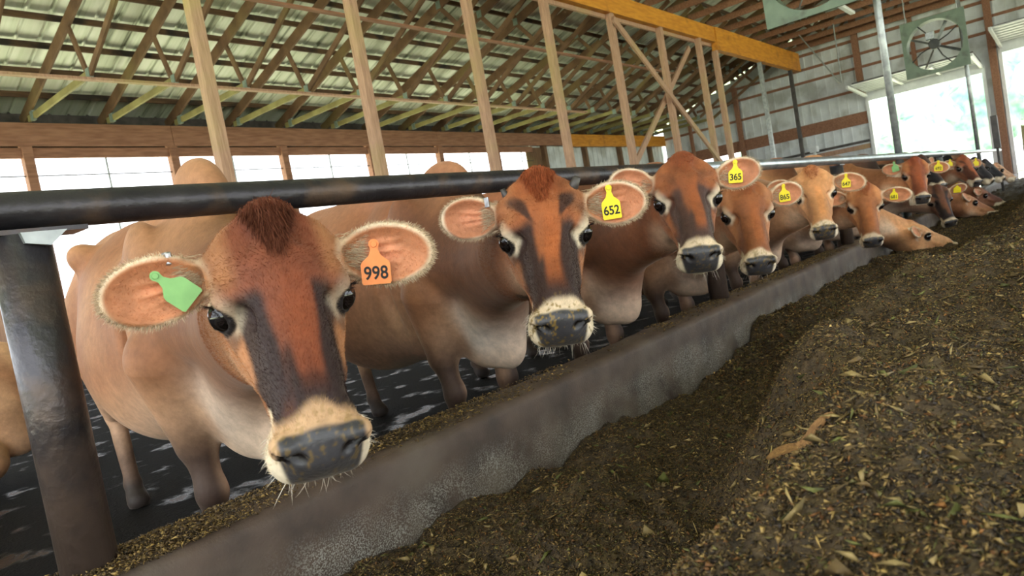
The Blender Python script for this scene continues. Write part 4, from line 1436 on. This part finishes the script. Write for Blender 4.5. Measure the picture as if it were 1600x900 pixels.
COWS = [
 dict(id='998', neckdark=.6, withers=1.25, body=(1.13, 2.10, -0.21), size=.965, fine=.0031, coarse=.013, level=2, seed=11, tuft=.030, tuftc=(96, 54, 38), ringtan=.75, mask=1, ring=.35, crumbs=.5, head=(116, 62, 40), brow=0, base=(166, 118, 82), chest=.5,
      label='nearest brown cow at the left, with orange tag 998 and a green tag'),
 dict(id='652', neckdark=1.1, size=.98, withers=1.20, body=(2.22, 2.10, -0.22), fine=.0035, coarse=.014, level=2, seed=23, tuft=.022, mask=1.0, ring=.95, horns=True, crumbs=1.0, head=(150, 86, 48), base=(158, 108, 76), chest=1.0,
      label='brown cow with yellow tag 652 and a black striped face'),
 dict(id='365', neckdark=1.25, size=.96, chest=.35, withers=1.15, body=(3.18, 2.10, -0.2), fine=.005, coarse=.016, level=1, seed=35, tuft=.008, mask=.95, ring=.9, crumbs=.5, head=(130, 74, 42), brow=.3, base=(150, 92, 58), black=(50, 38, 36),
      label='brown cow with raised head, yellow tag 365 and dark nose bridge'),
 dict(id='865', body=(4.12, 2.10, -0.18), fine=.006, coarse=.02, level=1, seed=47, tuft=.012, mask=.22, ring=.75, head=(142, 84, 48), brow=0, base=(176, 122, 86),
      label='brown cow with yellow tag 865, half hidden behind the cow tagged 365'),
 dict(id='647', body=(5.42, 2.12, -0.18), fine=.007, coarse=.022, level=1, seed=59, tuft=.012, mask=.10, brow=0, ring=.9, head=(192, 134, 86), base=(204, 152, 110),
      label='pale tan cow with yellow tag 647 and a whitish cheek'),
 dict(id='681', body=(6.50, 2.12, -0.10), fine=.0075, coarse=.024, level=1, seed=61, tuft=.015, mask=.15, brow=0, ring=.85, head=(156, 96, 56), base=(196, 138, 94),
      label='brown cow with yellow tag 681 just before the tan eating cow'),
 dict(id='7', body=(7.42, 2.06, -0.12), fine=.008, coarse=.026, level=0, seed=73, tuft=.01, mask=.05, ring=.5, head=(212, 156, 108), base=(208, 152, 106), dark=(190, 130, 84),
      label='pale tan cow with its nose down in the feed, seen side-on'),
 dict(id='8', body=(8.62, 2.15, -0.10), fine=.008, coarse=.028, level=0, seed=85, tuft=.01, mask=.15, ring=.4, head=(140, 74, 44), base=(196, 132, 86),
      label='red-brown cow with a green tag and a yellow tag, head held high'),
 dict(id='9', body=(9.75, 2.12, -0.06), fine=.009, coarse=.03, level=0, seed=97, tuft=.01, mask=1.0, ring=.2, head=(104, 66, 46), base=(120, 84, 64), black=(34, 28, 30), dark=(70, 50, 42),
      label='dark-faced cow with a yellow tag lowering its pale muzzle to the feed'),
 dict(id='12', body=(10.60, 2.45, 0.00), fine=.011, coarse=.03, level=0, seed=108, tuft=.01, mask=1, ring=.1, head=(66, 48, 38), base=(96, 70, 54), dark=(60, 44, 36),
      label='dark cow whose black poll shows behind the red-brown cow'),
 dict(id='10', body=(11.45, 2.12, 0.00), fine=.009, coarse=.03, level=0, seed=119, tuft=.01, mask=.1, ring=.3, head=(170, 112, 78), base=(182, 130, 92),
      label='tan cow eating with its nose in the feed beside the dark-faced cow'),
 dict(id='11', body=(12.45, 2.12, -0.05), fine=.009, coarse=.03, level=0, seed=131, tuft=.01, mask=.75, ring=.3, head=(150, 84, 52), base=(130, 84, 58),
      label='brown far cow with pale-rimmed ears and a white muzzle looking right'),
 dict(id='16', body=(13.35, 2.10, 0.00), fine=.012, coarse=.032, level=0, seed=143, tuft=.01, mask=.4, ring=.2, head=(120, 72, 52), base=(140, 92, 66),
      label='reddish far cow eating low at the foot of the black cows'),
 dict(id='13', body=(14.30, 2.10, 0.00), fine=.012, coarse=.032, level=0, seed=155, tuft=.01, mask=1, ring=.1, head=(58, 50, 50), base=(64, 54, 52), dark=(44, 38, 38), black=(34, 30, 32),
      label='black far cow with a white muzzle ring beside the brown far cow'),
 dict(id='14', body=(16.05, 2.10, 0.00), fine=.012, coarse=.034, level=0, seed=167, tuft=.01, mask=1, ring=.05, head=(46, 42, 46), base=(52, 46, 48), dark=(40, 36, 38), black=(30, 28, 32),
      label='farther of the two black cows, with a dark muzzle'),
 dict(id='15', body=(18.0, 2.10, 0.00), fine=.012, coarse=.034, level=0, seed=179, tuft=.01, mask=.05, ring=.2, head=(190, 146, 112), base=(196, 156, 124),
      label='farthest cow, light tan head in profile against the bright doorway'),
]
HEADS['lying'] = dict(t=[-1.05, 5.0, -.10], yaw_h=-PI / 2, pitch_h=.5)
COWS.append(dict(id='lying', body=(-.05, 5.0, -PI / 2), lying=True, fine=.012, coarse=.02, level=0, seed=191, tuft=.01, mask=.1, ring=.3, base=(196, 150, 112), neckdark=0,
      label='pale tan cow lying on the dark floor behind the thick steel post'))
for sp in COWS:
    sp.update(HEADS[sp['id']])
    root, D = cow(sp)
    tag(root, sp['label'], 'cow', None if sp.get('lying') else 'dairy cows along the feed curb')
    cow_hair(root, D, sp['level'])
    i = sp['id']
    if i == '998':
        place_tag(root, D, 'L', M['tag_orange'], '998', .45, -.52, .016, (.02, -.12, 1), .056, .082, .031)
        place_tag(root, D, 'R', M['tag_green'], None, .36, .22, .018, (-.42, .5, .62), .050, .080)
        eb, d, wv, nn, Le, ew = sp['_earR']
        p = D['HP'](eb + d * Le * .38 - wv * ew * .80)
        MB().box(-.006, .006, -.009, .009, -.012, .012).build('ear_clip', M['clip'], root, bevel=.003).location = tuple(p)
    elif i == '652':
        place_tag(root, D, 'L', M['tag_yellow'], '652', .50, -.25, .014, (0, -.02, 1), .052, .092, .030)
        eb, d, wv, nn, Le, ew = sp['_earR']
        p = D['HP'](eb + d * Le * .26 - wv * ew * .70 + nn * .01)
        MB().box(-.002, .002, -.008, .008, -.014, .014).build('ear_clip', M['clip'], root, bevel=.001).location = tuple(p)
    elif i in ('365', '865', '647', '681'):
        place_tag(root, D, 'L', M['tag_yellow'], i, .48, -.15, .014, (.05 if i != '865' else -.45, -.1 if i != '865' else -.25, 1), .053, .084, .030)
    elif i == '8':
        place_tag(root, D, 'L', M['tag_yellow'], '692', .55, -.1, .014, (0, -.1, 1), .075, .100, .036)
        place_tag(root, D, 'R', M['tag_green'], None, .4, -.2, .014, (0, .1, 1), .065, .10)
    elif i in ('9', '11'):
        place_tag(root, D, 'L', M['tag_yellow'], None, .5, -.1, .014, (0, -.1, 1), .075, .100)
        if i == '11':
            place_tag(root, D, 'R', M['tag_yellow'], None, .5, -.1, .014, (0, -.1, 1), .065, .090)

# ------------------------------------------------------------------ feed pile
def lattice(seed):
    return np.random.default_rng(seed).random((256, 256))
LAT = [lattice(i) for i in range(6)]
def n2d(x, y, f, k=0):
    x, y = np.broadcast_arrays(np.asarray(x, float) * f + 31.7 * k, np.asarray(y, float) * f + 17.3 * k)
    i, j = np.floor(x).astype(int), np.floor(y).astype(int)
    u, v = x - i, y - j
    u, v = u * u * (3 - 2 * u), v * v * (3 - 2 * v)
    L_ = LAT[k % 6]
    g = lambda a, b: L_[a % 256, b % 256]
    return ((g(i, j) * (1 - u) + g(i + 1, j) * u) * (1 - v) + (g(i, j + 1) * (1 - u) + g(i + 1, j + 1) * u) * v) * 2 - 1


VX = [-3, 0.2, 1.15, 2.0, 3.05, 3.7, 4.05, 5.5, 7.0, 12, 27]
VZ = [-.80, -.79, -.77, -.78, -.84, -.79, -.70, -.70, -.71, -.68, -.68]
def feed_h(x, y):
    x, y = np.broadcast_arrays(np.asarray(x, float), np.asarray(y, float))
    v = np.interp(x, VX, VZ) + .03 * n2d(x, y, 2.2, 1)
    c = -.375 + .075 * n2d(x, y, 1.3, 2) + .05 * n2d(x + .4 * y, y * .6, 3.1, 3)
    edge = np.interp(x, [0, 1, 2.4, 3.3, 4.2, 5.6, 7, 9, 13], [.52, .60, .70, .74, .58, .48, .46, .50, .58]) + .13 * n2d(x, 0 * y, 1.05, 4) + .08 * n2d(x, y, 2.7, 5)
    t = np.clip((edge + .17 - y) / .42, 0, 1)
    t = t * t * (3 - 2 * t)
    h = v + (c - v) * t
    h += .05 * np.exp(-((x - 1.75) ** 2 / .06 + (y - 1.12) ** 2 / .03)) + .06 * np.exp(-((x - 4.4) ** 2 / .3 + (y - 1.3) ** 2 / .05))
    h -= .10 * np.clip((-y - .9) / 1.2, 0, 1) ** 2 * 3
    h += .030 * n2d(x, y, 6.3, 1) + .017 * n2d(x, y, 14, 4) + .010 * n2d(x, y, 27, 2) + .005 * n2d(x, y, 60, 3)
    return np.maximum(h, -.855)


gx = np.concatenate([np.arange(-.6, .3, .03), np.arange(.3, 3.2, .0085), np.arange(3.2, 8, .025), np.arange(8, 26.6, .08)])
gy = np.concatenate([np.arange(-2.8, -.4, .05), np.arange(-.4, 1.545, .0095), [1.549]])
GX, GY = np.meshgrid(gx, gy, indexing='ij')
GZ = feed_h(GX, GY)
nx_, ny_ = GX.shape
V = np.stack([GX, GY, GZ], -1).reshape(-1, 3)
ii = np.arange(nx_ * ny_).reshape(nx_, ny_)
Q = np.stack([ii[:-1, :-1], ii[1:, :-1], ii[1:, 1:], ii[:-1, 1:]], -1).reshape(-1, 4)
# skirt down to the alley floor so that the pile is solid
rim = np.concatenate([ii[:, 0], ii[-1, 1:], ii[-2::-1, -1], ii[0, -2:0:-1]])
Vb = V[rim].copy(); Vb[:, 2] = -.859
k0 = len(V); nr_ = len(rim)
V = np.concatenate([V, Vb])
a = np.arange(nr_); b_ = (a + 1) % nr_
Q = np.concatenate([Q, np.stack([rim[a], k0 + a, k0 + b_, rim[b_]], 1)])
pile = np_mesh('feed_pile', V, Q, M['silage'])
tag(pile, 'long brown heap of chopped silage filling the alley in front of the curb', 'feed', kind='stuff')


def chips(n, px, py, pz, lmin, lmax, pal, wts, seed, name, parent, lift=0.004, tilt=.35, wr=(.10, .42)):
    r = np.random.default_rng(seed)
    L = r.uniform(0, 1, n) ** 1.5 * (lmax - lmin) + lmin
    W_ = L * r.uniform(*wr, n)
    T = L * r.uniform(.05, .16, n) + .0004
    a = r.uniform(0, 2 * PI, n)
    d = np.stack([np.cos(a), np.sin(a), r.normal(size=n) * tilt], 1); d /= np.linalg.norm(d, axis=1)[:, None]
    u = np.stack([-np.sin(a), np.cos(a), r.normal(size=n) * tilt * 1.4], 1); u /= np.linalg.norm(u, axis=1)[:, None]
    w_ = np.cross(d, u)
    c = np.stack([px, py, pz + r.uniform(-.2, 1, n) * lift], 1)
    bend = r.normal(size=n)[:, None] * w_ * (L * .12)[:, None]
    v0 = c - d * (L / 2)[:, None] - bend
    v1 = c + u * (W_ / 2)[:, None] + bend
    v2 = c - u * (W_ / 2)[:, None] + w_ * T[:, None] + bend
    v3 = c + d * (L / 2)[:, None] - bend * r.uniform(-1, 1, n)[:, None]
    V = np.stack([v0, v1, v2, v3], 1).reshape(-1, 3)
    base = (np.arange(n) * 4)[:, None]
    T3 = np.concatenate([base + np.array([t_]) for t_ in ((0, 1, 2), (1, 3, 2), (0, 3, 1), (0, 2, 3))])
    P = np.array([lin(c_) for c_ in pal])
    cc = P[r.choice(len(pal), n, p=np.array(wts) / sum(wts))] * r.uniform(.6, 1.35, (n, 1))
    col = np.repeat(np.c_[cc, np.zeros(n)], 4, axis=0)
    return np_mesh(name, V, T3, M['feedbits'], parent, col, smooth=False)


PAL = [(98, 77, 44), (68, 53, 33), (128, 103, 58), (48, 38, 26), (156, 128, 74), (108, 100, 54), (186, 154, 92), (132, 88, 44)]
WT = [26, 24, 20, 16, 7, 8, 2, 6]
def scatter(n, x0, x1, y0, y1, seed, power=1.0):
    r = np.random.default_rng(seed)
    x = x0 + (x1 - x0) * r.random(n) ** power
    y = r.uniform(y0, y1, n)
    return x, y
x, y = scatter(330000, .35, 3.4, -.25, 1.54, 1, 1.5)
o = chips(len(x), x, y, feed_h(x, y), .0035, .017, PAL, WT, 2, 'chopped_bits', pile, .006, .55); o['kind'] = 'stuff'
x, y = scatter(150000, 3.2, 13, .0, 1.54, 3, 1.5)
o = chips(len(x), x, y, feed_h(x, y), .008, .032, PAL, WT, 4, 'chopped_bits', pile, .010, .5); o['kind'] = 'stuff'
x, y = scatter(2600, .4, 5, -.2, 1.5, 5, 1.3)
o = chips(len(x), x, y, feed_h(x, y), .02, .06, [(150, 128, 80), (176, 150, 96), (120, 96, 56), (104, 104, 52)], [3, 1, 4, 3], 6, 'straw_bits', pile, .010, .35, (.04, .10)); o['kind'] = 'stuff'

# feed left on the curb top
r = np.random.default_rng(9)
n = 90000
x = r.uniform(.2, 14, n) ** 1.0
x = .25 + (r.random(n) ** 1.8) * 14
y = r.uniform(C0 + .012, C1 - .004, n)
dens = np.clip(.16 + .9 * n2d(x, y, 1.4, 2) + .35 * n2d(x, y, 7, 3), 0.02, 1) * np.clip(.25 + (y - C0) / .12, 0, 1.1)
dens = np.maximum(dens, np.exp(-((x - .66) / .16) ** 2) * 1.0)
dens = np.maximum(dens, np.exp(-((x - 1.42) / .20) ** 2) * (y > C0 + .06))
keep = r.random(n) < dens
x, y, dens = x[keep], y[keep], dens[keep]
hh = CT - .004 + .016 * dens * r.random(len(x)) * np.clip(np.minimum(y - C0, C1 - y) / .04, 0, 1)
PALC = [(120, 96, 54), (92, 72, 42), (150, 122, 66), (70, 56, 36), (176, 146, 84)]
res = chips(len(x), x, y, hh, .004, .019, PALC, [5, 5, 3, 4, 1], 10, 'feed_residue', None, .004, .3)
tag(res, 'thin scattering of yellowish feed crumbs along the top of the concrete curb', 'feed', kind='stuff')

# a few big curled corn leaves and stalks lying on the heap
def leaf(x, y, L, wd, ang, curl, m, label, lift=.006):
    z = float(feed_h(x, y))
    n = 14
    vs = []
    for side in (0, 1):
        for i in range(n + 1):
            t = i / n
            px = x + math.cos(ang) * L * (t - .5) - math.sin(ang) * .012 * math.sin(t * 5)
            py = y + math.sin(ang) * L * (t - .5) + math.cos(ang) * .012 * math.sin(t * 5)
            ww = wd * math.sin(PI * (t * .92 + .05)) ** .7
            zz = max(z, float(feed_h(px, py))) + lift + curl * (math.sin(t * PI) * .5 + .5 * t * t)
            for k, (o_, up_) in enumerate(((-1, .25), (-.5, .06), (0, -.02), (.5, .12), (1, .30))):
                vs.append((px - math.sin(ang) * o_ * ww / 2, py + math.cos(ang) * o_ * ww / 2, zz + up_ * ww * .5 + side * .0012))
    fs = []
    m5 = 5
    N1 = (n + 1) * m5
    for i in range(n):
        for k in range(4):
            a = i * m5 + k
            fs.append((a, a + m5, a + m5 + 1, a + 1)); fs.append((N1 + a, N1 + a + 1, N1 + a + m5 + 1, N1 + a + m5))
        fs.append((i * m5, N1 + i * m5, N1 + (i + 1) * m5, (i + 1) * m5)); fs.append((i * m5 + 4, (i + 1) * m5 + 4, N1 + (i + 1) * m5 + 4, N1 + i * m5 + 4))
    tag(link_mesh('corn_leaf', vs, fs, m), label, 'leaf')
M['husk'] = mat('dry_corn_leaf', (150, 110, 64), (112, 78, 44), 30, 0.6, stretch=(6, 6, 1), bump=.3, bscale=60)
M['husk2'] = mat('pale_corn_leaf', (168, 146, 84), (140, 118, 62), 30, 0.6, stretch=(6, 6, 1))
leaf(1.03, .36, .10, .036, -.95, .006, M['husk'], 'long curled dry corn leaf lying on the front slope of the heap')
leaf(.93, .47, .045, .022, .9, .002, M['husk2'], 'small pale leaf scrap on the nearest part of the heap')
def stalk(pts, r_, label):
    tag(MB().tube([(a, b, float(feed_h(a, b)) + c) for a, b, c in pts], r_, 6).build('stalk', M['husk2'], smooth=True), label, 'stalk')
stalk([(1.63, .655, .003), (1.625, .65, .03), (1.64, .64, .055)], .0016, 'thin pale stalk standing up out of the middle of the heap')
stalk([(1.50, .80, .003), (1.495, .805, .035)], .0012, 'short thin stalk standing up nearer to the curb')

# ------------------------------------------------------------------ outside: trees beyond the end doors
def tree(x, y, h, seed, label):
    r = np.random.default_rng(seed)
    root = empty('tree', (x, y, -1.02))
    tag(root, label, 'tree', 'trees beyond the end doorway')
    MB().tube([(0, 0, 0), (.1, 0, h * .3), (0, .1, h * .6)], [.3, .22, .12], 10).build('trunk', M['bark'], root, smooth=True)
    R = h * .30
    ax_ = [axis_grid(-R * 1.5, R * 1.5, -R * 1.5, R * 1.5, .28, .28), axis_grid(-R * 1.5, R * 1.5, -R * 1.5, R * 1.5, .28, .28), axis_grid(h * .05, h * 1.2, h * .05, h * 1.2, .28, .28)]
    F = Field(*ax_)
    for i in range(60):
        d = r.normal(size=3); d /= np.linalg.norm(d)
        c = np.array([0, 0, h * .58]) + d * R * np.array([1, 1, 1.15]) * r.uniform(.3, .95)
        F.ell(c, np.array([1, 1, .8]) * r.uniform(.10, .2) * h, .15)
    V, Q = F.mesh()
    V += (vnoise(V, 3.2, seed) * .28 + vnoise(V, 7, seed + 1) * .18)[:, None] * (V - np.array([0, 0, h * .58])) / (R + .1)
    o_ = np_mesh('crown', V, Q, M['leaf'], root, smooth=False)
TL = ['broad leafy tree beyond the end doorway, at its left side', 'leafy tree seen beside the thin pipe through the doorway', 'leafy tree in the middle of the end doorway', 'leafy tree at the right of the end doorway',
      'bushy tree seen through the far right doorway', 'farther tree filling the gap in the left doorway', 'farther tree behind the right doorway']
for i, (x, y, h) in enumerate([(56, 16, 12), (66, 13.2, 13), (52, 8.6, 10), (62, 4.6, 12), (54, -1.0, 11), (78, 20, 17), (76, 3.5, 16)]):
    tree(x, y, h, 300 + i, TL[i])
